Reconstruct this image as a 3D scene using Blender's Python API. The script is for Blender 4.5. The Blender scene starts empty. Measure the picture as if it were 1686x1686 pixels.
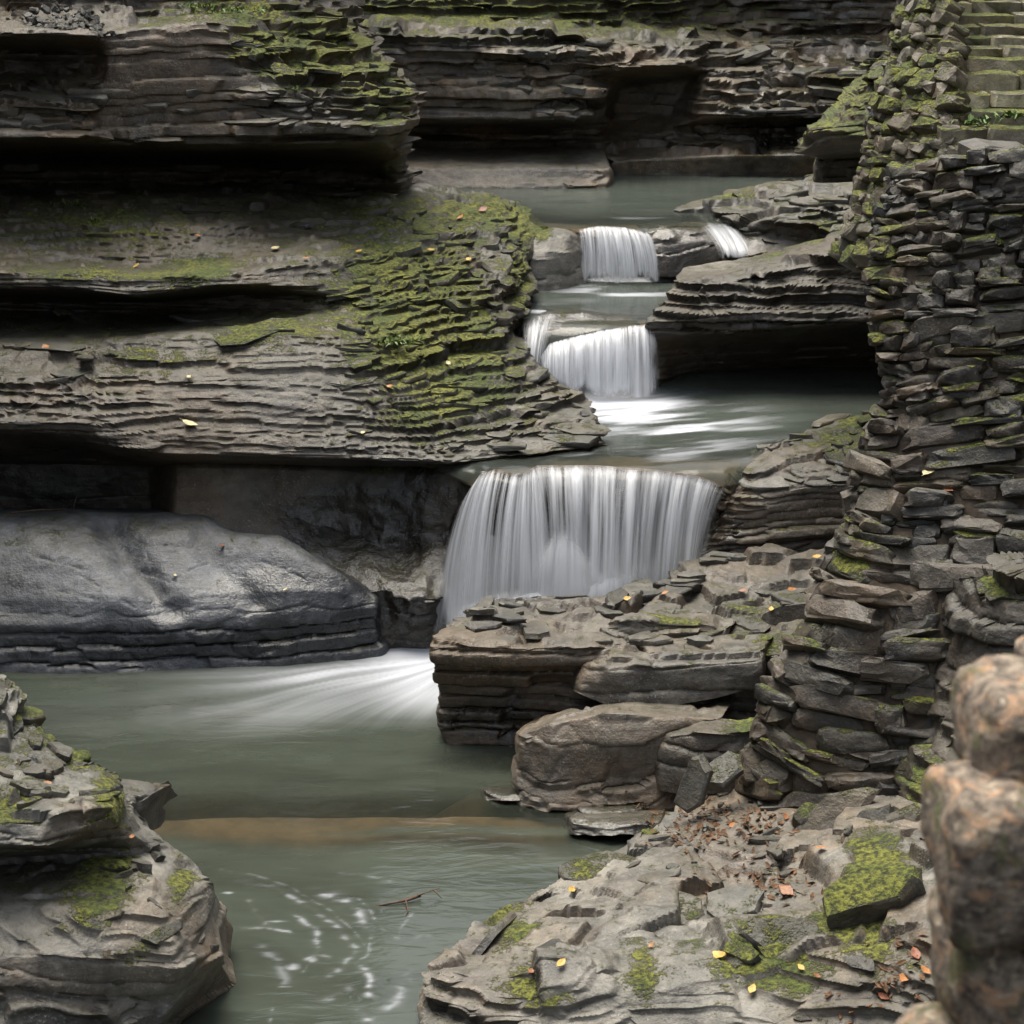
import bpy, bmesh, math, random
import numpy as np
from mathutils import Vector, Matrix

# ------------------------------------------------------------------ camera, sky, sun, exposure
sc = bpy.context.scene
R = math.radians
F = 3512.0                     # focal length in photograph pixels
TH = math.atan(1143 / 3512)    # downward pitch
CAMZ = 7.0
cam_d = bpy.data.cameras.new('camera')
cam = bpy.data.objects.new('camera', cam_d)
sc.collection.objects.link(cam)
cam.location = (0, 0, CAMZ)
cam.rotation_euler = (R(90) - TH, 0, 0)
cam_d.sensor_width = 24.0
cam_d.lens = 50.0
cam_d.clip_end = 500
cam_d.clip_start = 0.1
cam_d.dof.use_dof = True
cam_d.dof.focus_distance = 16.5
cam_d.dof.aperture_fstop = 2.8
sc.camera = cam

SUN_EL, SUN_AZ = 70, 335       # the photographed light: soft, from high behind the far cliff, a little to the left
world = bpy.data.worlds.new('World')
sc.world = world
world.use_nodes = True
wn = world.node_tree
wn.nodes.clear()
wo = wn.nodes.new('ShaderNodeOutputWorld')
bg = wn.nodes.new('ShaderNodeBackground')
sky = wn.nodes.new('ShaderNodeTexSky')
sky.sky_type = 'NISHITA'
sky.sun_disc = False
sky.sun_elevation = R(SUN_EL)
sky.sun_rotation = R(SUN_AZ)
sky.air_density = 1.6
sky.dust_density = 4.0
hs = wn.nodes.new('ShaderNodeHueSaturation')
hs.inputs['Saturation'].default_value = 0.42
wn.links.new(sky.outputs[0], hs.inputs['Color'])
wn.links.new(hs.outputs[0], bg.inputs['Color'])
bg.inputs['Strength'].default_value = 0.10
wn.links.new(bg.outputs[0], wo.inputs['Surface'])

sun_d = bpy.data.lights.new('sun', 'SUN')
sun_d.energy = 1.5
sun_d.angle = R(40)
sun_d.color = (1.0, 0.93, 0.80)
sun = bpy.data.objects.new('sun', sun_d)
sc.collection.objects.link(sun)
# direction towards the sun
sd = Vector((math.sin(R(SUN_AZ)) * math.cos(R(SUN_EL)), math.cos(R(SUN_AZ)) * math.cos(R(SUN_EL)), math.sin(R(SUN_EL))))
sun.rotation_euler = sd.to_track_quat('Z', 'Y').to_euler()
sun.location = (-3, 30, 25)

sc.view_settings.view_transform = 'Standard'
sc.view_settings.look = 'None'
sc.view_settings.gamma = 1
sc.view_settings.exposure = 1.75
sc.render.engine = 'CYCLES'
sc.cycles.use_denoising = True
sc.cycles.max_bounces = 6
sc.cycles.diffuse_bounces = 2
sc.cycles.glossy_bounces = 3
sc.cycles.transparent_max_bounces = 12
sc.cycles.caustics_reflective = False
sc.cycles.caustics_refractive = False

L0, L1, L2, L3 = 0.0, 1.565, 2.235, 2.80      # the four water levels

# ------------------------------------------------------------------ photo geometry helpers
_c, _s = math.cos(TH), math.sin(TH)
def P(px, py, Y):
    u = (px - 843) / F; t = (py - 843) / F
    y = _c - t * _s; z = -_s - t * _c
    k = Y / y
    return np.array((u * k, Y, CAMZ + z * k))
def W(px, py, z0):
    u = (px - 843) / F; t = (py - 843) / F
    y = _c - t * _s; z = -_s - t * _c
    k = (z0 - CAMZ) / z
    return np.array((u * k, y * k, z0))
def project(p):
    p = np.asarray(p, float)
    dx = p[..., 0]; dy = p[..., 1]; dz = p[..., 2] - CAMZ
    f = dy * _c - dz * _s
    up = dy * _s + dz * _c
    return 843 + F * dx / f, 843 - F * up / f

# ------------------------------------------------------------------ noise
def _hash(ix, iy, iz, seed=0):
    h = (ix.astype(np.int64) * 374761393 + iy.astype(np.int64) * 668265263 + iz.astype(np.int64) * 2147483647 + seed * 1274126177) & 0xFFFFFFFF
    h = ((h ^ (h >> 13)) * 1274126177) & 0xFFFFFFFF
    h = ((h ^ (h >> 16)) * 2246822519) & 0xFFFFFFFF
    h = h ^ (h >> 15)
    return (h & 0xFFFFFF).astype(np.float64) / 16777215.0
def vnoise(x, y, z, seed=0):
    ix = np.floor(x); iy = np.floor(y); iz = np.floor(z)
    fx = x - ix; fy = y - iy; fz = z - iz
    fx = fx * fx * (3 - 2 * fx); fy = fy * fy * (3 - 2 * fy); fz = fz * fz * (3 - 2 * fz)
    r = 0
    for a in (0, 1):
        wx = fx if a else 1 - fx
        for b in (0, 1):
            wy = fy if b else 1 - fy
            for c in (0, 1):
                wz = fz if c else 1 - fz
                r = r + wx * wy * wz * _hash(ix + a, iy + b, iz + c, seed)
    return r * 2 - 1
def fbm(x, y, z, oct=4, seed=0, gain=0.5):
    r = 0; a = 1.0; t = 0
    for i in range(oct):
        r = r + a * vnoise(x * 2 ** i + 3.7 * i, y * 2 ** i - 5.1 * i, z * 2 ** i + 9.3 * i, seed + i)
        t += a; a *= gain
    return r / t
def voronoi2(x, y, k, seed=0):
    """cell value and distance to the nearest cell border of 2-D cells, one pattern for each layer number k"""
    ix = np.floor(x); iy = np.floor(y)
    f1 = np.full(x.shape, 9.0); f2 = f1.copy(); cv = np.zeros(x.shape)
    for a in (-1, 0, 1):
        for b in (-1, 0, 1):
            cx = ix + a; cy = iy + b
            px = cx + 0.1 + 0.8 * _hash(cx, cy, k, seed); py = cy + 0.1 + 0.8 * _hash(cx, cy, k, seed + 1)
            d = np.hypot(px - x, py - y)
            m = d < f1
            f2 = np.where(m, f1, np.minimum(f2, d))
            cv = np.where(m, _hash(cx, cy, k, seed + 2), cv)
            f1 = np.where(m, d, f1)
    return cv, f2 - f1
def facet2(x, y, seed=0):
    """a surface of tilted facets, one for each 2-D cell"""
    ix = np.floor(x); iy = np.floor(y)
    f1 = np.full(x.shape, 9.0); f2 = f1.copy(); val = np.zeros(x.shape); z0 = ix * 0
    for a in (-1, 0, 1):
        for b in (-1, 0, 1):
            cx = ix + a; cy = iy + b
            px = cx + 0.1 + 0.8 * _hash(cx, cy, z0, seed); py = cy + 0.1 + 0.8 * _hash(cx, cy, z0, seed + 1)
            d = np.hypot(px - x, py - y); m = d < f1
            v = 2.2 * (_hash(cx, cy, z0, seed + 2) - .5) * (x - px) + 2.2 * (_hash(cx, cy, z0, seed + 3) - .5) * (y - py) + 0.7 * (_hash(cx, cy, z0, seed + 4) - .5)
            f2 = np.where(m, f1, np.minimum(f2, d)); val = np.where(m, v, val); f1 = np.where(m, d, f1)
    return val, f2 - f1
def sstep(a, b, x):
    t = np.clip((x - a) / (b - a), 0, 1)
    return t * t * (3 - 2 * t)

# ------------------------------------------------------------------ materials
def nt(mat):
    mat.use_nodes = True
    t = mat.node_tree
    t.nodes.clear()
    return t
class N:
    """tiny node-graph helper"""
    def __init__(s, t): s.t = t
    def new(s, typ, **kw):
        n = s.t.nodes.new(typ)
        for k, v in kw.items():
            if k.startswith('_'): setattr(n, k[1:], v)
        return n
    def link(s, a, b): s.t.links.new(a, b)
    def put(s, sock, v):
        if isinstance(v, bpy.types.NodeSocket): s.link(v, sock)
        elif v is not None: sock.default_value = v
    def math(s, op, a, b=0.0, clamp=False):
        n = s.t.nodes.new('ShaderNodeMath'); n.operation = op; n.use_clamp = clamp
        s.put(n.inputs[0], a); s.put(n.inputs[1], b); return n.outputs[0]
    def mix(s, f, a, b, blend='MIX'):
        n = s.t.nodes.new('ShaderNodeMix'); n.data_type = 'RGBA'; n.blend_type = blend; n.clamp_factor = True
        s.put(n.inputs[0], f)
        s.put(n.inputs[6], a if isinstance(a, bpy.types.NodeSocket) else (*a, 1)); s.put(n.inputs[7], b if isinstance(b, bpy.types.NodeSocket) else (*b, 1))
        return n.outputs[2]
    def mixf(s, f, a, b):
        n = s.t.nodes.new('ShaderNodeMix'); n.data_type = 'FLOAT'; n.clamp_factor = True
        s.put(n.inputs[0], f); s.put(n.inputs[2], a); s.put(n.inputs[3], b); return n.outputs[0]
    def noise(s, vec, scale, detail=4, rough=0.55, dist=0.0):
        n = s.t.nodes.new('ShaderNodeTexNoise')
        s.put(n.inputs['Vector'], vec); n.inputs['Scale'].default_value = scale; n.inputs['Detail'].default_value = detail
        n.inputs['Roughness'].default_value = rough; n.inputs['Distortion'].default_value = dist
        return n.outputs['Fac']
    def mapping(s, vec, scale=(1, 1, 1), loc=(0, 0, 0), rot=(0, 0, 0)):
        n = s.t.nodes.new('ShaderNodeMapping')
        s.put(n.inputs[0], vec); n.inputs['Scale'].default_value = scale; n.inputs['Location'].default_value = loc; n.inputs['Rotation'].default_value = rot
        return n.outputs[0]
    def ramp(s, f, lo, hi, a=0.0, b=1.0):
        n = s.t.nodes.new('ShaderNodeMapRange'); n.interpolation_type = 'SMOOTHSTEP'; n.clamp = True
        s.put(n.inputs[0], f); n.inputs[1].default_value = lo; n.inputs[2].default_value = hi
        s.put(n.inputs[3], a); s.put(n.inputs[4], b); return n.outputs[0]
    def attr(s, name):
        n = s.t.nodes.new('ShaderNodeAttribute'); n.attribute_name = name; return n.outputs['Fac']

def rock_material(name, dark, light, brown, attrs=True, per_object=False, moss_amt=0.0, speck=0.5, strata=9.0, grain=0.10):
    m = bpy.data.materials.new(name); t = nt(m); g = N(t)
    out = g.new('ShaderNodeOutputMaterial'); b = g.new('ShaderNodeBsdfPrincipled')
    geo = g.new('ShaderNodeNewGeometry')
    if per_object:
        tc = g.new('ShaderNodeTexCoord'); oi = g.new('ShaderNodeObjectInfo')
        v = g.new('ShaderNodeVectorMath', _operation='ADD'); g.link(geo.outputs['Position'], v.inputs[0])
        sc_ = g.new('ShaderNodeVectorMath', _operation='SCALE'); sc_.inputs[0].default_value = (7.3, 3.1, 5.7); g.link(oi.outputs['Random'], sc_.inputs['Scale'])
        g.link(sc_.outputs[0], v.inputs[1]); pos = v.outputs[0]; rnd = oi.outputs['Random']
    else:
        pos = geo.outputs['Position']; rnd = None
    n1 = g.noise(pos, 1.3, 6, 0.6, 0.3)
    n2 = g.noise(g.mapping(pos, (0.9, 0.9, strata)), 1.6, 5, 0.6)
    n3 = g.noise(pos, 9.0, 6, 0.65)
    n4 = g.noise(pos, 55.0, 3, 0.6)
    f = g.math('ADD', g.math('MULTIPLY', n1, 0.55), g.math('MULTIPLY', n2, 0.2))
    f = g.math('ADD', f, g.math('MULTIPLY', n3, 0.33))
    col = g.mix(g.ramp(f, 0.42, 0.68), dark, light)
    bf = g.ramp(g.noise(pos, 0.8, 4, 0.6, 0.5), 0.42, 0.66)
    if attrs:
        tone = g.attr('tone')                           # -1 dark .. 1 pale; also carries painted shade in hollows and undercuts
        warm = g.attr('warm')
        bf = g.math('ADD', g.math('ADD', g.math('MULTIPLY', bf, 0.75), 0.12), warm, clamp=True)
    else:
        bf = g.math('MULTIPLY', bf, 0.85)
    brownc = g.mix(g.ramp(n3, 0.35, 0.7), tuple(c * 0.55 for c in brown), brown)
    col = g.mix(bf, col, brownc)
    # lichen and mineral specks
    sp = g.ramp(n4, 0.57, 0.68)
    spm = g.ramp(g.noise(pos, 2.3, 3, 0.6), 0.40, 0.60)
    col = g.mix(g.math('MULTIPLY', g.math('MULTIPLY', sp, spm), speck), col, (0.24, 0.235, 0.19))
    # dark weathering stains
    st = g.ramp(g.noise(g.mapping(pos, (2.2, 2.2, 0.7)), 1.2, 5, 0.65), 0.5, 0.72)
    col = g.mix(g.math('MULTIPLY', st, 0.55), col, tuple(c * 0.5 for c in dark))
    if rnd is not None:
        hv = g.new('ShaderNodeHueSaturation'); g.link(col, hv.inputs['Color']); g.link(g.ramp(rnd, 0, 1, 0.62, 1.35), hv.inputs['Value'])
        col = hv.outputs[0]
    if attrs:
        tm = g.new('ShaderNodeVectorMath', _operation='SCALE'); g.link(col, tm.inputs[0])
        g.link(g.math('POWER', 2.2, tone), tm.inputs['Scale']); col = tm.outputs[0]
        wet = g.attr('wet')
        wet = g.ramp(g.math('ADD', wet, g.math('MULTIPLY', g.math('SUBTRACT', g.noise(pos, 2.6, 4, 0.6), 0.5), 0.9)), 0.3, 0.75)
    else:
        wet = 0.0
    rough = g.math('ADD', 0.34, g.math('MULTIPLY', n1, 0.45))
    if attrs:
        wc = g.new('ShaderNodeVectorMath', _operation='SCALE'); g.link(col, wc.inputs[0]); wc.inputs['Scale'].default_value = 0.55
        col = g.mix(wet, col, wc.outputs[0])
        rough = g.mixf(wet, rough, g.math('ADD', 0.06, g.math('MULTIPLY', n3, 0.22)))
    # moss
    up = g.new('ShaderNodeSeparateXYZ'); g.link(geo.outputs['Normal'], up.inputs[0])
    if attrs:
        ms = g.attr('moss')
    else:
        oa = g.new('ShaderNodeAttribute', _attribute_type='OBJECT', _attribute_name='mossy')
        ms = g.math('ADD', oa.outputs['Fac'], g.math('MULTIPLY', g.math('SUBTRACT', g.noise(geo.outputs['Position'], 1.6, 3, 0.6), 0.5), 0.6))
    mf = g.math('ADD', ms, g.math('MULTIPLY', g.math('SUBTRACT', g.noise(pos, 7.0, 5, 0.7), 0.5), 1.1))
    mf = g.math('ADD', mf, g.math('MULTIPLY', g.math('SUBTRACT', n4, 0.5), 0.5))
    mf = g.math('ADD', mf, g.math('MULTIPLY', g.math('SUBTRACT', up.outputs['Z'], 0.55), 0.75))
    film = g.ramp(mf, 0.12, 0.55)
    mf = g.ramp(mf, 0.42, 0.62)
    col = g.mix(g.math('MULTIPLY', film, 0.55), col, g.mix(n3, (0.02, 0.021, 0.008), (0.06, 0.06, 0.022)))
    mn = g.noise(pos, 28.0, 4, 0.7)
    mcol = g.mix(g.ramp(mn, 0.35, 0.68), (0.018, 0.022, 0.005), (0.185, 0.19, 0.03))
    mcol = g.mix(g.ramp(g.noise(pos, 2.0, 3), 0.4, 0.65), mcol, g.mix(g.ramp(mn, 0.3, 0.7), (0.014, 0.022, 0.006), (0.095, 0.115, 0.022)))
    col = g.mix(mf, col, mcol)
    rough = g.mixf(mf, rough, 0.95)
    g.link(col, b.inputs['Base Color']); g.link(rough, b.inputs['Roughness'])
    g.put(b.inputs['Specular IOR Level'], g.mixf(wet, 0.55, 0.5) if attrs else 0.5)
    # relief
    bh = g.math('ADD', g.math('MULTIPLY', n3, 0.55), g.math('MULTIPLY', g.noise(g.mapping(pos, (1.0, 1.0, 22.0)), 2.2, 5, 0.65), grain))
    bh = g.math('ADD', bh, g.math('MULTIPLY', n4, 0.12))
    bh = g.math('ADD', bh, g.math('MULTIPLY', g.math('MULTIPLY', mf, mn), 0.9))
    bp = g.new('ShaderNodeBump'); bp.inputs['Strength'].default_value = 0.85; bp.inputs['Distance'].default_value = 0.045
    g.link(bh, bp.inputs['Height']); g.link(bp.outputs[0], b.inputs['Normal'])
    g.link(b.outputs[0], out.inputs[0])
    return m

M_ROCK = rock_material('rock_shale', (0.014, 0.0135, 0.0125), (0.088, 0.083, 0.072), (0.082, 0.058, 0.036))
M_PALE = rock_material('rock_pale', (0.03, 0.029, 0.027), (0.15, 0.143, 0.125), (0.125, 0.09, 0.058), speck=0.75)
M_GREY = rock_material('rock_bluegrey', (0.026, 0.028, 0.033), (0.115, 0.122, 0.135), (0.085, 0.085, 0.085), speck=0.6)
M_STONE = rock_material('wall_stone', (0.016, 0.015, 0.0135), (0.088, 0.078, 0.064), (0.098, 0.068, 0.042), attrs=False, per_object=True, moss_amt=0.35, strata=2.0, grain=0.03)
M_STONE_MOSS = rock_material('wall_stone_mossy', (0.035, 0.031, 0.024), (0.19, 0.165, 0.12), (0.16, 0.115, 0.07), attrs=False, per_object=True, moss_amt=0.85, strata=2.0, grain=0.03)  # lightened too, standing in for the stronger light at the top right
M_STEP = rock_material('step_stone', (0.09, 0.08, 0.055), (0.36, 0.32, 0.22), (0.28, 0.22, 0.13), attrs=False, per_object=True, strata=1.2, grain=0.0)  # pale stone, made paler still: warm sunlight is put into the colour
M_SLAB = rock_material('loose_slab', (0.022, 0.021, 0.02), (0.115, 0.11, 0.095), (0.09, 0.07, 0.046), attrs=False, per_object=True, moss_amt=0.42, strata=3.0, grain=0.08)

def simple_mat(name, c1, c2, scale=8.0, rough=0.8, bump=0.3, detail=5):
    m = bpy.data.materials.new(name); t = nt(m); g = N(t)
    out = g.new('ShaderNodeOutputMaterial'); b = g.new('ShaderNodeBsdfPrincipled')
    geo = g.new('ShaderNodeNewGeometry'); n = g.noise(geo.outputs['Position'], scale, detail, 0.65)
    g.link(g.mix(g.ramp(n, 0.32, 0.7), c1, c2), b.inputs['Base Color']); b.inputs['Roughness'].default_value = rough
    bp = g.new('ShaderNodeBump'); bp.inputs['Strength'].default_value = bump; bp.inputs['Distance'].default_value = 0.02
    g.link(n, bp.inputs['Height']); g.link(bp.outputs[0], b.inputs['Normal']); g.link(b.outputs[0], out.inputs[0])
    return m
M_MORTAR = simple_mat('earth_mortar', (0.028, 0.021, 0.015), (0.11, 0.082, 0.057), 7, 0.95, 0.8)
M_SOIL = simple_mat('leafy_soil', (0.035, 0.024, 0.015), (0.16, 0.10, 0.055), 22, 0.95, 0.8)

# ------------------------------------------------------------------ mesh helpers
col = sc.collection
def mesh_obj(name, verts, faces, mat, parent=None, smooth=False, sharp=None):
    me = bpy.data.meshes.new(name)
    me.from_pydata([tuple(v) for v in verts], [], [tuple(f) for f in faces])
    me.materials.append(mat)
    me.update()
    if smooth:
        me.polygons.foreach_set('use_smooth', [True] * len(me.polygons))
        if sharp: me.set_sharp_from_angle(angle=R(sharp))
    o = bpy.data.objects.new(name, me); col.objects.link(o)
    if parent is not None: o.parent = parent
    return o
def tag(o, label=None, cat=None, group=None, kind=None):
    if label: o['label'] = label
    if cat: o['category'] = cat
    if group: o['group'] = group
    if kind: o['kind'] = kind
    return o
def empty(name, loc=(0, 0, 0)):
    o = bpy.data.objects.new(name, None); o.location = loc; col.objects.link(o)
    o.empty_display_size = 0.2
    return o
def grid_mesh(name, pos, mat, attrs=None, sharp=32, parent=None):
    nv, nu = pos.shape[:2]
    me = bpy.data.meshes.new(name)
    idx = np.arange(nv * nu).reshape(nv, nu)
    q = np.stack([idx[:-1, :-1], idx[:-1, 1:], idx[1:, 1:], idx[1:, :-1]], -1).reshape(-1, 4)
    me.vertices.add(nv * nu); me.vertices.foreach_set('co', pos.reshape(-1))
    me.loops.add(q.size); me.loops.foreach_set('vertex_index', q.reshape(-1))
    me.polygons.add(len(q)); me.polygons.foreach_set('loop_start', np.arange(len(q)) * 4)
    me.update(calc_edges=True)
    me.polygons.foreach_set('use_smooth', np.ones(len(q), bool))
    for k, a in (attrs or {}).items():
        at = me.attributes.new(k, 'FLOAT', 'POINT'); at.data.foreach_set('value', np.ascontiguousarray(a, np.float32).reshape(-1))
    if sharp: me.set_sharp_from_angle(angle=R(sharp))
    me.materials.append(mat)
    o = bpy.data.objects.new(name, me); col.objects.link(o)
    if parent is not None: o.parent = parent
    return o
def grid_normals(p):
    du = np.gradient(p, axis=1); dv = np.gradient(p, axis=0)
    n = np.cross(du, dv)
    return n / np.maximum(np.linalg.norm(n, axis=-1, keepdims=True), 1e-9)
def smooth_grid(p, it):
    for _ in range(it):
        q = p.copy()
        q[1:-1] = 0.5 * p[1:-1] + 0.25 * (p[:-2] + p[2:])
        p = q.copy()
        p[:, 1:-1] = 0.5 * q[:, 1:-1] + 0.25 * (q[:, :-2] + q[:, 2:])
    return p
def loft(lines, step=2.6, maxrows=120, smooth=4, ustep=None):
    """surface through control lines; a point is (px, py, Y) or (px, py, Y, relief) in photo pixels and metres"""
    ws, am, px = [], [], []
    for ln in lines:
        ws.append(np.array([P(*p[:3]) for p in ln]))
        am.append(np.array([p[3] if len(p) > 3 else 1.0 for p in ln], float))
        px.append(np.array([p[:2] for p in ln], float))
    same = len({len(l) for l in lines}) == 1
    ts = []
    for q in px:
        d = np.r_[0, np.cumsum(np.hypot(*np.diff(q, axis=0).T))]
        ts.append(d / d[-1])
    if same:
        mt = np.mean(ts, axis=0); ts = [mt] * len(lines)
    L = max(np.hypot(*np.diff(q, axis=0).T).sum() for q in px)
    nu = max(8, int(L / (ustep or step)))
    u = np.linspace(0, 1, nu)
    rows = [np.stack([np.interp(u, t, w[:, k]) for k in range(3)] + [np.interp(u, t, a)], -1) for t, w, a in zip(ts, ws, am)]
    out = []
    for j in range(len(rows) - 1):
        a, b = rows[j], rows[j + 1]
        pa = np.stack(project(a[:, :3]), -1); pb = np.stack(project(b[:, :3]), -1)
        n = int(np.clip(np.percentile(np.hypot(*(pa - pb).T), 80) / step, 5, maxrows))
        for i in range(n):
            f = i / n
            out.append(a * (1 - f) + b * f)
    out.append(rows[-1])
    g = smooth_grid(np.array(out), smooth)
    return g[..., :3], g[..., 3]

def strata(pos, amp, th=(0.04, 0.12), A=0.16, cell=0.45, crev=0.03, gen=0.06, dip=(0.0, 0.0), terr=0.8, seed=1, aniso=0.6, blk=0.5, gfreq=1.3, tmix=0.9, warp=0.10):
    """break a smooth surface into beds of rock: horizontal beds of uneven thickness, blocks along each bed, joints between"""
    rs = np.random.RandomState(seed)
    x, y, z = pos[..., 0], pos[..., 1], pos[..., 2]
    n = grid_normals(smooth_grid(pos, 10))
    nz = np.clip(n[..., 2], -1, 1)
    nh = n[..., :2]; st = np.linalg.norm(nh, axis=-1)
    nh = nh / np.maximum(st, 1e-6)[..., None]
    low = fbm(x * 0.45, y * 0.45, z * 0.2, 3, seed)
    h = z + dip[0] * x + dip[1] * y + warp * low + 0.012 * fbm(x * 4, y * 4, z * 0, 2, seed + 5)
    th_all = rs.uniform(th[0], th[1], 800) * np.where(rs.rand(800) < 0.15, 2.2, 1.0)
    bounds = np.r_[0, np.cumsum(th_all)] + h.min() - 0.3 - rs.rand() * 0.05
    up = np.clip(nz, 0, 1)
    mt = np.mean(th_all)
    # on gentle tops the beds end along wandering, angular lines
    wx_ = x + 0.12 * fbm(x * 1.5, y * 1.5, z * 0, 2, seed + 8); wy_ = y + 0.12 * fbm(x * 1.5, y * 1.5, z * 0 + 5, 2, seed + 9)
    pl1, pd1 = facet2(wx_ / (cell * 1.7), wy_ / (cell * 1.4), seed + 7)
    pl2, pd2 = facet2(wx_ / (cell * 0.7), wy_ / (cell * 0.6), seed + 12)
    cont = 1.3 * pl1 + 0.6 * pl2 + 0.35 * vnoise(x * 4, y * 4, z * 0, seed + 13)
    h2 = h + up * tmix * mt * cont
    k = np.clip(np.searchsorted(bounds, h2) - 1, 0, 798)
    tk = bounds[k + 1] - bounds[k]
    fr = (h2 - bounds[k]) / tk
    # blocks along the beds: long in the direction of the face, of uneven length from bed to bed
    stretch = 0.6 + 1.2 * _hash(k, k * 0 + 3, k * 0, seed + 15)
    cv, cd = voronoi2(x / (cell * stretch) + 0.15 * fbm(x * 5, y * 5, z * 6, 2, seed + 16), y / (cell * aniso * stretch), k, seed + 21)
    lay = _hash(k, k * 0, k * 0, seed + 31)
    bn = fbm(x * 1.1, y * 1.1, k * 7.3, 3, seed + 41)
    off = A * (0.55 * (lay - 0.5) + 0.9 * bn + blk * (cv - 0.5))
    e = np.minimum(fr, 1 - fr) * tk
    bed = 0.35 + 0.65 * _hash(k, k * 0 + 9, k * 0, seed + 35)
    off = off - crev * bed * np.exp(-(e / 0.012) ** 2) - crev * 0.7 * np.exp(-(cd / 0.05) ** 2) * (cv > 0.35)
    off = off - 0.012 * (2 * fr - 1) ** 4
    off = off + gen * fbm(x * gfreq, y * gfreq, z * gfreq, 5, seed + 51)
    p = pos.copy()
    w = sstep(0.3, 0.8, st) * amp
    lip = sstep(0.3, 0.6, up) * sstep(0.15, 0.35, st) * (0.8 * tk * sstep(0.8, 0.97, fr) - 0.35 * tk * np.exp(-((fr - 0.66) / 0.08) ** 2))
    p[..., :2] += nh * (off * w + lip * amp * min(1.0, terr * 1.2))[..., None]
    S = sstep(0.62, 0.98, fr)
    tgt = bounds[k] + tk * S - h
    pl = (cv - 0.5) * 0.25 * mt
    p[..., 2] += sstep(0.25, 0.6, up) * amp * (terr * np.clip(tgt, -2.0 * mt, 2.0 * mt) + 0.25 * gen * fbm(x * 3, y * 3, z * 0, 4, seed + 61) - min(1.0, terr) * 0.022 * np.exp(-(pd1 / 0.035) ** 2) - min(1.0, terr) * 0.010 * np.exp(-(pd2 / 0.05) ** 2))
    for _ in range(2):
        q = p.copy(); q[:, 1:-1] = 0.5 * p[:, 1:-1] + 0.25 * (p[:, :-2] + p[:, 2:]); p = q
    # general fine relief everywhere
    fine = 0.016 * fbm(x * 7, y * 7, z * 9, 4, seed + 71, 0.6)
    p += n * (fine * np.clip(amp, 0.2, 1))[..., None]
    bt = 0.55 * (_hash(k, k * 0 + 1, k * 0, seed + 81) - 0.5) + 0.6 * (_hash(np.floor(cv * 4096), k, k * 0, seed + 82) - 0.5)
    return p, bt * np.clip(amp * 1.2, 0, 1)

def masks(pos, blobs, default=0.0):
    """blobs: (px, py, half width px, half height px, value): ellipsoids in the place, centred on the surface point seen there"""
    X, Y = project(pos)
    r = np.full(X.shape, float(default))
    for (bx, by, rx, ry, v) in blobs:
        i = np.argmin((X - bx) ** 2 + (Y - by) ** 2)
        c = pos.reshape(-1, 3)[i]
        s = c[1] / F
        d = ((pos[..., 0] - c[0]) / (rx * s)) ** 2 + ((pos[..., 2] - c[2]) / (ry * s)) ** 2 + ((pos[..., 1] - c[1]) / (5.0 * ry * s + 0.15)) ** 2
        r = r + v * np.exp(-d * 1.2)
    return r

SURF = []; MOSSOF = {}
def rock_mass(name, lines, mat=None, moss=(), wet=(), tone=(), warm=(), moss0=0.0, wet0=0.0, tone0=0.0, warm0=0.0, step=2.6, smooth=4, maxrows=130, parent=None, post=None, **kw):
    pos, amp = loft(lines, step, maxrows, smooth)
    pos, bt = strata(pos, amp, **kw)
    if post: pos = post(pos)
    kwm = kw.get('seed', 1)
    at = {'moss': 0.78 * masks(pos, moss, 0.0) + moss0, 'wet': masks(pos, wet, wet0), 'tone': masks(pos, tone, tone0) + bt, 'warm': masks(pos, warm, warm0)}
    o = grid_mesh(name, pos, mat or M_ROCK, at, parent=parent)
    SURF.append(pos.reshape(-1, 3))
    MOSSOF[o.name] = at['moss']
    return o, pos
#STRUCTURE
# ================================================================== THE GORGE: bedrock masses
def off(p, dx=0.0, dy=0.0, dz=0.0, amp=None):
    w = P(*p[:3]) + np.array((dx, dy, dz))
    X, Y = project(w)
    return (float(X), float(Y), float(w[1]), amp if amp is not None else (p[3] if len(p) > 3 else 1.0))
def row(xs, ys, Ys, am=None):
    n = len(xs)
    ys = [ys] * n if not hasattr(ys, '__len__') else ys
    Ys = [Ys] * n if not hasattr(Ys, '__len__') else Ys
    am = [1.0] * n if am is None else ([am] * n if not hasattr(am, '__len__') else am)
    return [(a, b, c, d) for a, b, c, d in zip(xs, ys, Ys, am)]
def wrap_right(lines, dx=0.12, dy=0.35, dz=-0.5): return [l + [off(l[-1], dx, dy, dz)] for l in lines]
def wrap_left(lines, dx=-0.12, dy=0.35, dz=-0.5): return [[off(l[0], dx, dy, dz)] + l for l in lines]
def add_back(lines, dx=0, dy=1.2, dz=-0.2): return lines + [[off(p, dx, dy, dz, 0.3) for p in lines[-1]]]

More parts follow.
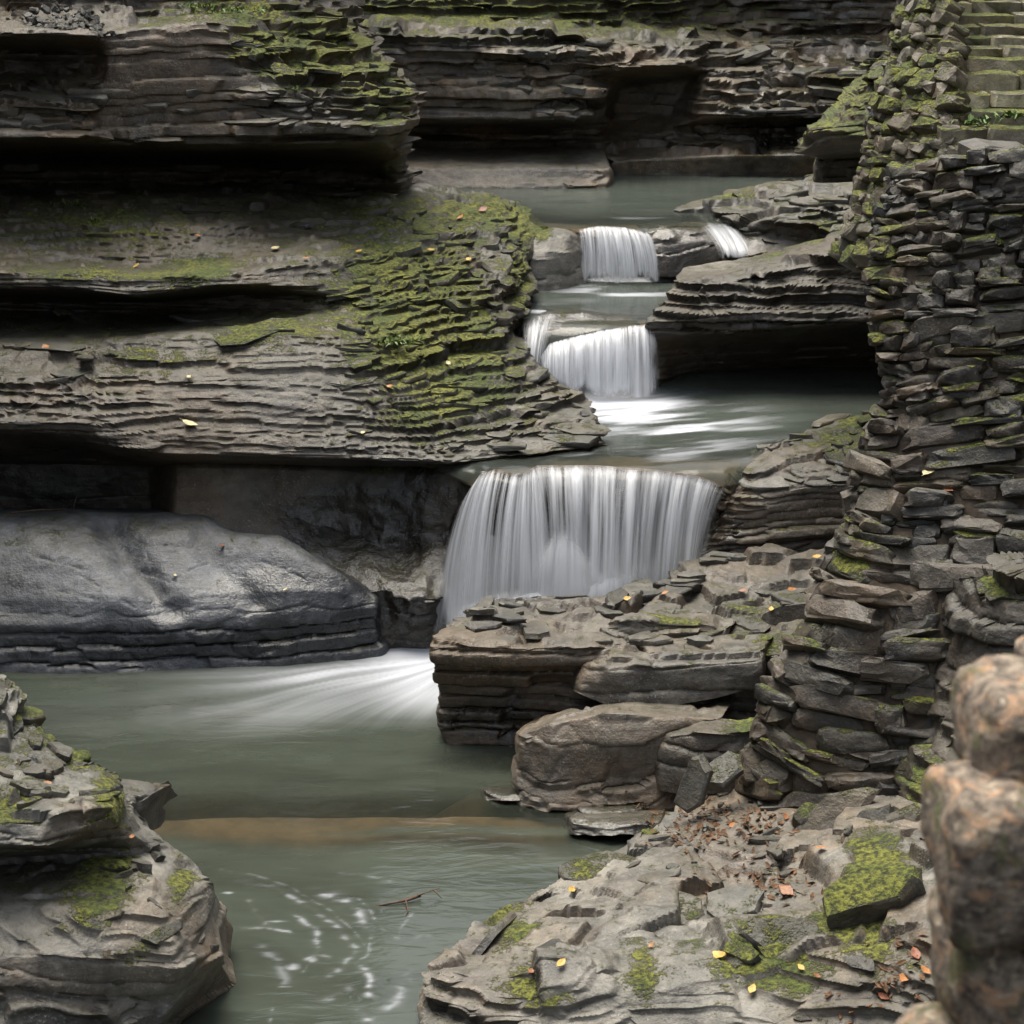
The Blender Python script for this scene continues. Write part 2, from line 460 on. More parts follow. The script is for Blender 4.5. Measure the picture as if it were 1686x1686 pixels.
# ---- far cliff closing the gorge
X = [440, 640, 780, 900, 985, 1008, 1155, 1178, 1320, 1520, 1900]
far = [
    row(X, 335, [26.5] * 11, .03),
    row(X, [268] * 5 + [262, 256, 254, 252, 252, 252], [26.9, 26.9, 26.9, 26.9, 26.7, 26.35, 26.3, 26.2, 26.1, 26, 25.5], [1, 1, 1, 1, 1, .03, .03, .03, .03, .1, .3]),
    row(X, [262] * 5 + [252, 248, 246, 246, 246, 246], [27.2, 27.2, 27.2, 27.2, 27.0, 26.7, 26.7, 26.7, 26.6, 26.5, 26]),
    row([440, 640, 780, 900, 975, 1000, 1085, 1120, 1320, 1520, 1900], [208, 208, 208, 207, 205, 214, 216, 208, 205, 205, 205], [27.0, 27.0, 27.0, 26.9, 26.8, 27.5, 27.2, 26.9, 26.9, 26.8, 26.3], [1, 1, 1, 1, 1, .2, .2, 1, 1, 1, 1]),
    row([440, 640, 780, 900, 978, 1003, 1110, 1150, 1320, 1520, 1900], [198, 198, 198, 198, 196, 190, 188, 196, 190, 185, 185], [26.1, 26.0, 25.9, 25.9, 26.0, 27.7, 27.5, 26.6, 26.4, 26.4, 26], [.6, .6, 1, 1, 1, .2, .2, .4, 1, 1, 1]),
    row([440, 640, 780, 900, 985, 1020, 1140, 1172, 1320, 1520, 1900], [130, 130, 135, 130, 125, 140, 130, 120, 120, 115, 115], [26.1, 26.05, 26.0, 26.0, 26.05, 27.6, 27.5, 26.9, 27.1, 27.1, 27], [.35, .35, .8, 1, 1, .2, .2, 1, 1.2, 1.2, 1]),
    row([440, 640, 780, 900, 1000, 1050, 1145, 1178, 1320, 1520, 1900], [100, 98, 100, 100, 112, 110, 108, 100, 98, 98, 98], [26.15, 26.1, 26.1, 26.1, 26.1, 26.2, 26.5, 27.2, 27.6, 27.6, 27.5], [.4, .4, .8, 1, 1, .8, .8, 1.2, 1.2, 1.2, 1]),
    row(X, [38, 40, 42, 45, 48, 50, 56, 58, 60, 64, 64], [26.3, 26.3, 26.3, 26.4, 26.5, 26.7, 27.6, 28.0, 28.6, 28.8, 28.8]),
    row(X, [32, 33, 35, 38, 42, 44, 50, 52, 54, 58, 58], [27.6, 27.6, 27.6, 27.6, 27.7, 27.9, 28.6, 28.8, 29.2, 29.3, 29.3], .6),
    row(X, -60, [28.2] * 5 + [28.6, 29, 29.2, 29.4, 29.5, 29.5], 1.2),
    row(X, -420, [29.5] * 11, 1.5),
    row(X, -560, [30] * 11, 1.5)]
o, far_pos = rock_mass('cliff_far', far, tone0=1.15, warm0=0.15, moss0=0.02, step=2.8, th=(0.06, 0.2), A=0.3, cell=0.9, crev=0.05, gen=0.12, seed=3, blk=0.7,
    tone=[(1080, 190, 70, 60, -.7), (900, 235, 260, 22, -.5), (1000, 5, 700, 60, -1.0), (1000, -80, 800, 120, -1.3), (1400, 20, 120, 60, .2), (1260, 225, 150, 25, -.6), (640, 80, 40, 40, -.5), (1100, 270, 60, 20, .3)],  # dark wet rock in the hollow; its shade and the lip's painted in too
    warm=[(1100, 270, 120, 25, .4), (1170, 165, 40, 50, .4), (850, 150, 200, 60, .1)],
    wet=[(1400, 130, 190, 110, .75), (1260, 190, 160, 60, .6), (1400, 30, 100, 60, .6), (1250, 270, 120, 30, .5)],
    moss=[(900, 5, 500, 50, .6), (600, 60, 60, 40, .25), (1200, 20, 150, 30, .3), (1400, 150, 40, 30, .3)])
tag(o, kind='structure'); O_FAR = o

# ---- upper left cliff with its undercut
X = [-330, -150, 0, 70, 158, 172, 330, 470, 560, 630, 668]
ul = [
    row(X, [345] * 9 + [320, 320], [23.5] * 9 + [23.2, 23.4], .5),
    row(X, [268] * 8 + [266, 262, 262], [23.2] * 8 + [22.9, 22.6, 22.8]),
    row(X, [258] * 8 + [255, 255, 255], [22.6] * 8 + [22.3, 22.0, 22.3]),
    row(X[:9] + [640, 668], [238, 236, 232, 232, 234, 240, 242, 240, 238, 236, 232], [20.6, 20.7, 20.75, 20.75, 20.8, 21.05, 21.0, 21.0, 21.1, 21.3, 21.7]),
    row(X[:9] + [650, 690], [205, 205, 205, 205, 205, 212, 212, 210, 205, 200, 192], [20.6, 20.7, 20.75, 20.75, 20.8, 21.05, 21.0, 21.0, 21.1, 21.3, 21.9], [.5, .5, .5, .5, .5, .25, .3, .8, 1, 1, 1]),
    row(X[:9] + [645, 680], [160, 160, 158, 158, 160, 158, 158, 160, 165, 165, 165], [20.9, 21, 21, 21, 21.0, 21.1, 21.05, 21.1, 21.3, 21.6, 22.2], [1, 1, 1, 1, 1, .15, .15, 1.2, 1.3, 1.2, 1]),
    row(X[:9] + [630, 660], [115, 115, 110, 110, 110, 110, 100, 110, 125, 130, 135], [21.5, 21.5, 21.5, 21.5, 21.4, 21.15, 21.1, 21.25, 21.7, 22.0, 22.6], [.6, .6, .6, .6, .5, .15, .15, 1.2, 1.3, 1.3, 1]),
    row(X[:9] + [615, 640], [76, 76, 76, 76, 76, 80, 70, 85, 95, 100, 105], [21.4, 21.4, 21.4, 21.3, 21.3, 21.2, 21.15, 21.5, 22.1, 22.4, 22.9], [.8, .8, .8, .6, .5, .2, .2, 1, 1.2, 1.2, 1]),
    row(X[:9] + [600, 622], [62, 62, 60, 58, 62, 68, 50, 65, 75, 80, 86], [20.8, 20.8, 20.8, 20.8, 20.9, 21.2, 21.2, 21.7, 22.4, 22.8, 23.2], [.6, .6, .5, .5, .5, .2, .2, .7, 1, 1, 1]),
    row(X[:9] + [585, 605], [50, 50, 46, 46, 50, 55, 30, 45, 55, 62, 68], [20.85, 20.85, 20.85, 20.85, 21.0, 21.25, 21.3, 21.9, 22.8, 23.2, 23.5], [.6, .6, .5, .5, .5, .3, .3, .8, 1, 1, 1]),
    row(X[:9] + [570, 590], [28, 28, 26, 24, 26, 22, 14, 15, 25, 32, 40], [21.9, 21.9, 21.9, 21.9, 21.9, 21.9, 21.8, 22.4, 23.2, 23.6, 24.0]),
    row(X[:9] + [560, 575], [-10, -10, -10, -10, -10, -12, -12, -15, -8, -2, 4], [22.2, 22.2, 22.2, 22.2, 22.2, 22.2, 22.3, 23, 23.8, 24.2, 24.6]),
    row(X[:9] + [545, 560], [-160] * 11, [22.8] * 7 + [23.4, 24.2, 24.8, 25.2], 1.4),
    row(X[:9] + [540, 552], [-520] * 11, [23.6] * 7 + [24.0, 25, 26, 26.6], 1.5)]
ul = wrap_right(ul, -0.05, 1.6, -0.15)
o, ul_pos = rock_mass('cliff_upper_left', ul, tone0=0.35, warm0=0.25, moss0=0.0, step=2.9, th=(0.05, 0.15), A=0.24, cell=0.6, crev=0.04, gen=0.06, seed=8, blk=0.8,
    tone=[(100, 110, 130, 35, -.5), (300, 262, 400, 25, -.7), (600, 280, 200, 20, -.6), (350, 120, 130, 60, .12), (60, 215, 120, 20, .25), (590, 30, 60, 40, .5)],  # shade of the undercut and of the slab hollow deepened by colour
    warm=[(330, 150, 200, 90, .25)],
    wet=[(640, 285, 50, 25, .8)],
    moss=[(470, 60, 130, 45, .55), (560, 80, 90, 35, .6), (440, 90, 60, 30, .4), (640, 150, 60, 50, .5), (500, 130, 130, 40, .32), (380, 15, 90, 20, .6), (640, 185, 50, 30, .3), (270, 30, 60, 20, .25)])
tag(o, kind='structure'); O_UL = o

# ---- mossy terraced ledge, left of the middle falls
ml = [
    row([-330, 0, 130, 270, 480, 600, 740, 880, 1000], [765, 765, 765, 768, 772, 772, 772, 760, 745], [19.4, 19.4, 19.4, 18.9, 18.8, 18.7, 18.6, 18.8, 19.0], .5),
    row([-330, 0, 130, 270, 480, 600, 740, 880, 1003], [708, 708, 718, 750, 753, 756, 761, 744, 730], [18.2, 18.2, 18.2, 18.12, 18.1, 18.1, 18.08, 18.3, 18.6], [.38, .38, .38, .38, .38, .38, .5, .8, .8]),
    row([-330, 0, 130, 270, 480, 600, 740, 880, 990], [692, 692, 694, 715, 715, 718, 735, 718, 708], [18.22, 18.22, 18.22, 18.25, 18.25, 18.28, 18.3, 18.6, 18.75], [.5, .5, .5, .38, .3, .38, 1, 1, 1]),
    row([-330, 0, 130, 270, 480, 600, 740, 880, 962], [600, 600, 610, 620, 612, 618, 655, 645, 652], [18.7, 18.7, 18.72, 18.7, 18.7, 18.75, 18.95, 19.3, 19.6], [1, 1, 1, .38, .24, .38, 1.2, 1.2, 1.2]),
    row([-330, 0, 130, 270, 480, 600, 740, 830, 880], [562, 562, 558, 552, 545, 552, 575, 575, 592], [19.3, 19.3, 19.3, 19.25, 19.1, 19.2, 19.7, 20.0, 20.2], [.5, .5, .5, .3, .24, .6, 1.2, 1.2, 1.2]),
    row([-330, 0, 130, 270, 400, 590, 740, 815, 848], [515, 515, 515, 515, 512, 510, 510, 515, 535], [20.5, 20.5, 20.5, 20.5, 20.2, 19.8, 20.3, 20.5, 20.8], [.38, .38, .38, .38, .38, .5, 1.2, 1.2, 1.2]),
    row([-330, 0, 130, 270, 385, 590, 740, 825, 862], [492, 492, 494, 496, 485, 492, 470, 465, 475], [20.4, 20.4, 20.4, 20.4, 20.3, 19.9, 20.6, 20.9, 21.2], [.38, .38, .38, .3, .24, .8, 1.2, 1.2, 1]),
    row([-330, 0, 130, 225, 360, 560, 740, 835, 870], [475, 475, 478, 490, 470, 470, 445, 440, 445], [19.45, 19.45, 19.45, 19.4, 19.55, 20.05, 20.9, 21.3, 21.7], [.38, .38, .38, .38, .38, .38, 1.2, 1.2, .8]),
    row([-330, 0, 130, 225, 365, 540, 740, 830, 868], [445, 445, 450, 455, 452, 420, 415, 405, 412], [19.5, 19.5, 19.5, 19.5, 19.6, 20.3, 21.3, 21.8, 22.2], [.38, .38, .38, .38, .38, .38, 1.2, 1, .38]),
    row([-330, 0, 130, 225, 330, 500, 740, 835, 890], [428, 428, 432, 438, 432, 392, 385, 372, 378], [20.2, 20.2, 20.2, 20.2, 20.3, 20.7, 21.8, 22.5, 22.9], [.5, .5, .5, .38, .24, .6, 1.2, 1, .38]),
    row([-330, 0, 130, 225, 330, 480, 740, 840, 900], [372, 372, 372, 372, 375, 355, 350, 348, 366], [20.9, 20.9, 20.9, 20.8, 20.7, 21.3, 22.6, 23.2, 23.5], [1, 1, 1, .6, .3, .8, 1.2, 1, .6]),
    row([-330, 0, 130, 225, 330, 480, 720, 820, 862], [325, 325, 325, 322, 320, 318, 322, 326, 338], [21.6, 21.6, 21.6, 21.6, 21.7, 22.0, 23.4, 24.0, 24.2]),
    row([-330, 0, 130, 225, 330, 480, 650, 740, 800], [298, 298, 298, 298, 298, 298, 300, 306, 312], [23.6, 23.6, 23.6, 23.6, 23.6, 23.7, 24.4, 24.8, 25.2], .7)]
ml = wrap_right(ml, 0.10, 0.35, -0.75)
ml = add_back(ml, -0.2, 1.6, -0.5)
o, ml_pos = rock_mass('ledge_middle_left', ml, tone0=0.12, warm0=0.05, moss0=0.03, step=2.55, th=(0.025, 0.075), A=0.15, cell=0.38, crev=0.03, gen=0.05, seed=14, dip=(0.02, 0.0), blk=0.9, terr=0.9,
    tone=[(150, 525, 260, 40, -.6), (500, 640, 230, 45, .25), (620, 430, 120, 60, .05), (640, 400, 240, 20, .4), (550, 325, 200, 15, .4), (560, 725, 220, 25, -.3), (100, 720, 150, 30, -.8), (120, 445, 250, 14, .3), (860, 670, 130, 30, .35), (870, 420, 35, 60, .5), (300, 390, 120, 50, -.25)],  # far left hollows, under shelf and lip, have shade painted in
    warm=[(400, 430, 180, 60, .3), (300, 350, 100, 40, .25), (520, 730, 200, 30, .25), (450, 540, 150, 30, .2)],
    wet=[(120, 530, 280, 40, .4), (100, 740, 200, 60, .5), (880, 700, 120, 25, .35), (720, 310, 130, 14, .5), (700, 400, 200, 30, .22)],
    moss=[(310, 450, 70, 22, .85), (130, 455, 120, 12, .5), (620, 440, 110, 30, .5), (700, 500, 90, 50, .45), (650, 570, 70, 45, .75), (760, 640, 110, 50, .45), (800, 350, 130, 30, .45), (880, 365, 40, 22, .9), (600, 350, 200, 30, .35), (860, 450, 25, 50, .6), (780, 560, 70, 60, .4), (430, 545, 100, 20, .4), (150, 370, 170, 30, .4), (700, 430, 180, 60, .2), (550, 500, 120, 40, .2), (230, 590, 150, 20, .3), (660, 690, 60, 20, .4)])
tag(o, kind='structure'); O_ML = o

# ---- wet wall below the ledge
X = [-330, 0, 250, 285, 400, 470, 560, 650, 700, 745, 790]
lw = [
    row(X, [900, 900, 900, 1000, 1040, 1075, 1095, 1085, 1080, 1075, 1075], [19.4, 19.4, 19.4, 17.9, 17.7, 17.55, 17.5, 17.55, 17.6, 17.8, 18.3], .3),
    row(X, [860, 860, 860, 880, 905, 945, 968, 988, 985, 980, 980], [19.4, 19.4, 19.4, 18.15, 18.05, 17.92, 17.8, 17.55, 17.5, 17.6, 18.3], [.3, .3, .3, .1, .1, .35, .6, .7, .7, .7, .7]),
    row(X, [812, 812, 812, 812, 815, 840, 872, 900, 900, 895, 890], [19.4, 19.4, 19.4, 18.45, 18.45, 18.42, 18.38, 18.2, 18.1, 18.1, 18.3], [.3, .3, .3, .12, .12, .2, .5, .6, .5, .5, .5]),
    row(X, [765, 765, 765, 770, 770, 772, 775, 775, 775, 775, 775], [19.4, 19.4, 19.4, 18.6, 18.55, 18.5, 18.5, 18.45, 18.4, 18.3, 18.35], [.3, .3, .3, .12, .12, .15, .2, .2, .2, .2, .2]),
    row(X, [735] * 11, [19.5, 19.5, 19.5, 18.9, 18.9, 18.9, 18.9, 18.9, 18.9, 18.9, 18.9], .2)]
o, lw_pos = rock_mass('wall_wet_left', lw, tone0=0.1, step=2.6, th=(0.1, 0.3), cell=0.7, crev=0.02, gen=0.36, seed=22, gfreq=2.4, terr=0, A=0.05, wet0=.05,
    tone=[(370, 790, 110, 50, .9), (640, 850, 60, 100, -.7), (620, 920, 170, 130, -.6), (120, 800, 170, 40, -.9), (720, 860, 30, 90, .15)],  # recess at far left coloured dark for the overhang's shade
    warm=[(730, 850, 50, 120, .55), (620, 860, 60, 100, .3), (500, 770, 100, 30, .2)],
    wet=[(640, 900, 120, 130, 1.0), (530, 880, 90, 80, 1.1), (720, 790, 50, 70, 1.0), (700, 960, 60, 80, 1.0)], moss=[(640, 770, 60, 20, .2)])
tag(o, kind='structure')

# ---- smooth grey rock at the edge of the lower pool
X = [-230, 0, 110, 170, 270, 340, 380, 460, 540, 625]
sr = [
    row(X, [1135, 1135, 1136, 1136, 1132, 1128, 1124, 1115, 1105, 1092], [17.0, 17.0, 17.0, 17.0, 17.0, 17.1, 17.1, 17.2, 17.3, 17.45], .6),
    row(X, [1088, 1088, 1090, 1089, 1085, 1080, 1078, 1070, 1064, 1055], [17.08, 17.08, 17.06, 17.08, 17.12, 17.15, 17.2, 17.25, 17.35, 17.5], .9),
    row(X, [1044, 1044, 1046, 1044, 1038, 1034, 1032, 1030, 1025, 1018], [17.14, 17.14, 17.12, 17.14, 17.17, 17.22, 17.24, 17.28, 17.35, 17.5], .9),
    row(X, [1030, 1030, 1032, 1030, 1022, 1018, 1016, 1012, 1008, 1002], [17.16, 17.16, 17.14, 17.16, 17.2, 17.24, 17.27, 17.3, 17.4, 17.52], .3),
    row(X, [985, 985, 988, 986, 984, 976, 972, 972, 975, 992], [17.3, 17.3, 17.28, 17.3, 17.3, 17.4, 17.42, 17.42, 17.5, 17.58], .0),
    row(X, [920, 920, 922, 920, 926, 922, 915, 915, 943, 984], [17.65, 17.65, 17.62, 17.66, 17.62, 17.72, 17.76, 17.75, 17.68, 17.65], .0),
    row(X, [864, 864, 866, 864, 872, 872, 885, 890, 936, 979], [18.05, 18.05, 18.05, 18.08, 17.98, 18.0, 17.98, 17.92, 17.8, 17.72], .0),
    row(X, [842, 842, 842, 842, 845, 850, 876, 882, 930, 974], [18.3, 18.3, 18.3, 18.3, 18.25, 18.2, 18.1, 18.05, 17.9, 17.8], .4),
    row(X, [836, 836, 836, 836, 838, 845, 872, 880, 930, 974], [19.5, 19.5, 19.5, 19.5, 19.3, 18.9, 18.7, 18.6, 18.5, 18.4], .4)]
sr = wrap_right(sr, 0.06, 0.35, -0.5)
def sculpt(pos):
    """water-worn hollows, ribs and joints of the smooth rock, set out from points on its own surface"""
    n = grid_normals(smooth_grid(pos, 10)); q = pos.copy(); XX, YY = project(pos)
    at_ = lambda px, py: pos.reshape(-1, 3)[np.argmin((XX - px) ** 2 + (YY - py) ** 2)]
    def seg(pts):
        best = np.full(pos.shape[:2], 9.0); pts = [at_(*p) for p in pts]
        for a_, b_ in zip(pts[:-1], pts[1:]):
            d_ = b_ - a_; t_ = np.clip(((pos - a_) @ d_) / (d_ @ d_), 0, 1)
            best = np.minimum(best, np.linalg.norm(pos - a_ - t_[..., None] * d_, axis=-1))
        return best
    rough_ = 0.02 * fbm(pos[..., 0] * 9, pos[..., 1] * 9, pos[..., 2] * 9, 3, 602)
    d = np.zeros(pos.shape[:2])
    d -= 0.10 * np.exp(-((seg([(175, 862), (215, 930), (285, 1010)]) + rough_) / 0.13) ** 2)
    d += 0.04 * np.exp(-(seg([(60, 900), (130, 920), (190, 990)]) / 0.22) ** 2)
    d += 0.05 * np.exp(-(seg([(390, 900), (450, 900), (560, 960)]) / 0.16) ** 2)
    d -= 0.04 * np.exp(-(seg([(330, 880), (360, 940), (420, 990)]) / 0.12) ** 2)
    d -= 0.06 * np.exp(-(seg([(0, 1000), (60, 1030)]) / 0.2) ** 2)
    d += 0.03 * np.exp(-(seg([(250, 890), (310, 885)]) / 0.12) ** 2)
    for ln in ([(0, 905), (90, 930), (150, 945)], [(130, 950), (220, 1000)], [(230, 930), (280, 955), (340, 925)], [(270, 900), (330, 905)], [(100, 975), (170, 990)], [(300, 960), (250, 935), (240, 905)], [(60, 870), (110, 872)], [(430, 925), (500, 955)]):
        d -= 0.010 * np.exp(-((seg(ln) + rough_) / 0.010) ** 2)
    d += 0.03 * fbm(pos[..., 0] * 2.2, pos[..., 1] * 2.2, pos[..., 2] * 2.2, 4, 601)
    return q + n * (d * sstep(0.35, 0.55, pos[..., 2]))[..., None]
o, sr_pos = rock_mass('rock_smooth_left', sr, M_GREY, tone0=0.2, step=2.4, smooth=4, th=(0.10, 0.18), A=0.10, cell=1.2, crev=0.03, gen=0.03, seed=31, gfreq=1.6, terr=0.0, warp=0.02, post=sculpt,
    tone=[(40, 1000, 60, 45, -.5), (560, 980, 110, 50, -.6), (300, 1060, 400, 40, -.8), (380, 930, 90, 50, .35), (230, 900, 80, 40, .1), (100, 900, 80, 40, .15)],
    wet=[(330, 1070, 420, 45, 1.1), (560, 990, 130, 60, 1.0), (420, 975, 90, 50, .8), (250, 1010, 100, 50, .6)], warm0=-0.4)
tag(o, kind='structure')

# ---- ledge in front of the big fall
X = [735, 790, 860, 950, 1030, 1100, 1200, 1320, 1460]
fl = [
    row(X, [1262, 1268, 1272, 1285, 1300, 1310, 1310, 1310, 1310], [15.5, 15.45, 15.4, 15.3, 15.1, 15.0, 15, 15, 15], .6),
    row(X, [1222, 1226, 1230, 1240, 1245, 1250, 1250, 1250, 1250], [15.58, 15.5, 15.45, 15.4, 15.3, 15.2, 15.2, 15.1, 15], [.8] * 9),
    row([722] + X[1:], [1190, 1195, 1195, 1200, 1200, 1190, 1190, 1190, 1190], [15.62, 15.55, 15.5, 15.45, 15.4, 15.3, 15.3, 15.2, 15.1], [.9] * 9),
    row([714] + X[1:], [1130, 1132, 1130, 1125, 1125, 1130, 1130, 1130, 1130], [15.65, 15.55, 15.5, 15.5, 15.5, 15.4, 15.3, 15.2, 15.1]),
    row([710, 770, 860, 960, 1040, 1100, 1200, 1320, 1460], [1100, 1104, 1100, 1090, 1090, 1090, 1080, 1080, 1080], [15.55, 15.45, 15.4, 15.4, 15.45, 15.4, 15.4, 15.3, 15.2], [.4, .35, .35, .4, .8, 1, 1, 1, 1]),
    row([704, 770, 860, 990, 1050, 1110, 1200, 1320, 1460], [1068, 1060, 1062, 1062, 1060, 1058, 1055, 1050, 1050], [15.55, 15.45, 15.42, 15.45, 15.6, 15.6, 15.6, 15.5, 15.4], [.4, .35, .35, .4, .8, 1, 1, 1, 1]),
    row([708, 775, 860, 985, 1060, 1120, 1200, 1320, 1460], [1048, 1042, 1046, 1046, 1046, 1044, 1036, 1030, 1030], [15.72, 15.65, 15.65, 15.7, 15.9, 15.9, 15.9, 15.8, 15.7], [.7] * 9),
    row([735, 790, 870, 985, 1060, 1120, 1200, 1330, 1460], [1022, 1018, 1018, 1010, 1010, 1012, 1010, 1000, 1000], [16.1, 16.1, 16.1, 16.2, 16.3, 16.3, 16.3, 16.2, 16.0], [1.2] * 9),
    row([790, 850, 920, 1000, 1070, 1130, 1220, 1350, 1470], [1000, 990, 985, 978, 972, 966, 960, 955, 950], [16.6, 16.75, 16.8, 16.8, 16.85, 16.9, 16.9, 16.8, 16.6], [1.0] * 9),
    row([830, 890, 950, 1010, 1080, 1120, 1180, 1370, 1480], [994, 978, 970, 962, 946, 925, 905, 900, 895], [16.85, 17.05, 17.2, 17.3, 17.45, 17.55, 17.6, 17.5, 17.3], [.8] * 9)]
fl = wrap_left(fl, 0.05, 0.5, -0.25)
fl = fl + [[off(p, 0.02, 0.15, -0.6) for p in fl[-1]]]
o, fl_pos = rock_mass('ledge_front_of_fall', fl, tone0=0.3, warm0=0.15, moss0=-0.05, step=2.5, th=(0.05, 0.13), A=0.14, cell=0.5, crev=0.035, gen=0.05, seed=45, blk=0.9, terr=0.9,
    tone=[(790, 1180, 120, 45, -.6), (850, 1080, 150, 25, .2), (950, 1190, 120, 50, -.4), (900, 990, 150, 20, -.15), (1200, 960, 120, 40, .05)],
    warm=[(850, 1080, 150, 30, .3), (780, 1210, 60, 20, .4)],
    wet=[(800, 1190, 140, 50, .8), (860, 1000, 130, 25, .6), (1080, 970, 100, 40, .5), (960, 1230, 100, 30, .5)],
    moss=[(1050, 1040, 60, 12, .3), (1200, 1000, 130, 20, .3), (990, 1035, 40, 10, .3), (1250, 1060, 50, 20, .4), (850, 1045, 60, 8, .2)])
tag(o, kind='structure'); O_FL = o

# ---- bank between the big fall and the stone wall
rb = [
    row([1135, 1180, 1240, 1320, 1410, 1500], [935, 928, 920, 910, 905, 900], [17.75, 17.7, 17.65, 17.6, 17.6, 17.5], .4),
    row([1148, 1190, 1240, 1320, 1410, 1500], [905, 892, 890, 888, 885, 880], [17.85, 17.72, 17.66, 17.65, 17.62, 17.5], .6),
    row([1172, 1205, 1250, 1320, 1410, 1500], [862, 850, 838, 830, 825, 820], [17.95, 17.8, 17.72, 17.7, 17.66, 17.5], [.8, .6, .25, .2, .2, .5]),
    row([1192, 1220, 1265, 1320, 1410, 1500], [812, 805, 806, 798, 795, 790], [18.05, 17.9, 17.8, 17.74, 17.7, 17.5], [.8, .6, .25, .3, .3, .5]),
    row([1200, 1230, 1275, 1330, 1410, 1500], [786, 776, 768, 760, 765, 765], [18.1, 18.0, 18.0, 17.95, 17.9, 17.7], [.8, .6, .4, .6, .6, .5]),
    row([1208, 1245, 1290, 1340, 1420, 1500], [772, 757, 735, 735, 730, 730], [18.25, 18.3, 18.4, 18.35, 18.2, 18.0], .8),
    row([1240, 1270, 1300, 1350, 1430, 1510], [752, 732, 712, 704, 698, 695], [18.5, 18.7, 18.9, 18.95, 18.8, 18.6], .8),
    row([1262, 1290, 1325, 1375, 1440, 1510], [742, 722, 702, 688, 676, 670], [18.7, 18.95, 19.3, 19.5, 19.4, 19.2], .6)]
rb = wrap_left(rb, -0.06, 0.35, -0.5)
rb = rb + [[off(p, 0.05, 0.25, -0.5) for p in rb[-1]]]
o, rb_pos = rock_mass('bank_right_of_fall', rb, tone0=0.3, warm0=0.15, moss0=0.02, step=2.3, th=(0.03, 0.09), A=0.12, cell=0.4, crev=0.03, gen=0.05, seed=52, blk=0.8, dip=(-0.12, 0),
    tone=[(1380, 700, 90, 20, .55), (1300, 840, 120, 35, .1), (1300, 780, 80, 30, -.2), (1185, 830, 30, 60, -.5)],
    warm=[(1320, 840, 120, 40, .35)], wet=[(1180, 840, 40, 70, .8), (1250, 870, 80, 20, .4)],
    moss=[(1300, 770, 90, 25, .45), (1380, 720, 80, 18, .4), (1250, 800, 40, 30, .3), (1400, 680, 50, 10, .6)])
tag(o, kind='structure'); O_RB = o

# ---- dark undercut bank right of the middle fall
ub = [
    row([1085, 1140, 1230, 1330, 1440, 1560], [675, 680, 680, 680, 680, 680], [20.9, 21.2, 21.4, 21.5, 21.5, 21.4], .3),
    row([1084, 1140, 1230, 1330, 1440, 1560], [620, 618, 618, 618, 618, 618], [20.85, 21.3, 21.6, 21.7, 21.7, 21.5], .4),
    row([1080, 1140, 1230, 1330, 1440, 1560], [572, 574, 570, 565, 560, 560], [20.8, 21.0, 21.1, 21.2, 21.2, 21.2], .4),
    row([1066, 1120, 1200, 1320, 1430, 1560], [548, 552, 548, 540, 530, 530], [20.55, 20.5, 20.5, 20.5, 20.5, 20.4], .8),
    row([1066, 1120, 1200, 1320, 1430, 1560], [530, 522, 512, 505, 495, 495], [20.55, 20.52, 20.55, 20.6, 20.6, 20.4], .9),
    row([1096, 1130, 1200, 1320, 1420, 1560], [492, 488, 484, 470, 455, 450], [20.75, 20.68, 20.7, 20.7, 20.7, 20.5], 1),
    row([1112, 1140, 1200, 1310, 1400, 1560], [462, 460, 456, 432, 405, 400], [20.9, 20.82, 20.85, 20.9, 20.9, 20.7], .8),
    row([1114, 1145, 1205, 1300, 1390, 1560], [450, 446, 441, 415, 390, 380], [21.3, 21.35, 21.4, 21.4, 21.3, 21.2], .4),
    row([1130, 1170, 1220, 1290, 1380, 1560], [440, 434, 426, 408, 380, 370], [22.1, 22.3, 22.4, 22.4, 22.3, 22], .4)]
ub = wrap_left(ub, -0.03, 0.45, -0.35)
ub = ub + [[off(p, 0.05, 0.3, -0.45) for p in ub[-1]]]
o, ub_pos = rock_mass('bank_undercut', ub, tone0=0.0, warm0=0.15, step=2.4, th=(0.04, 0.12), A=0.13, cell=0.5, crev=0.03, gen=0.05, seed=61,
    tone=[(1180, 435, 100, 12, 1.2), (1250, 610, 180, 50, -.5), (1280, 500, 150, 40, -.35)],  # shade below the overhang is put into the colour as well
    warm=[(1200, 600, 150, 50, .3)], wet=[(1200, 540, 200, 40, .55)],
    moss=[(1270, 420, 60, 15, .4), (1150, 458, 60, 6, .5), (1370, 390, 60, 20, .5)])
tag(o, kind='structure')

# ---- bank beside the upper pool, right
hb = [
    row([1225, 1260, 1300, 1350, 1420, 1560], [432, 435, 435, 430, 420, 410], [22.8, 22.7, 22.6, 22.6, 22.5, 22.3], .6),
    row([1215, 1250, 1300, 1350, 1420, 1560], [395, 400, 400, 390, 375, 360], [23.0, 22.95, 22.9, 22.85, 22.7, 22.5], [.8, .5, .4, .6, .8, .8]),
    row([1195, 1240, 1290, 1345, 1420, 1560], [362, 350, 345, 345, 340, 330], [23.3, 23.2, 23.1, 23.1, 23, 22.7], [.8, .5, .5, .6, .8, .8]),
    row([1150, 1215, 1280, 1340, 1420, 1560], [352, 332, 322, 318, 312, 305], [23.55, 23.6, 23.5, 23.4, 23.3, 23], .8),
    row([1125, 1195, 1270, 1340, 1420, 1560], [350, 322, 305, 300, 296, 290], [23.75, 24.0, 24.2, 24.2, 24.0, 23.6], .7),
    row([1150, 1220, 1290, 1350, 1430, 1560], [340, 312, 296, 290, 286, 282], [24.2, 24.7, 25.0, 25.1, 24.9, 24.4], .6)]
hb = wrap_left(hb, -0.04, 0.3, -0.4)
hb = hb + [[off(p, 0.05, 0.3, -0.45) for p in hb[-1]]]
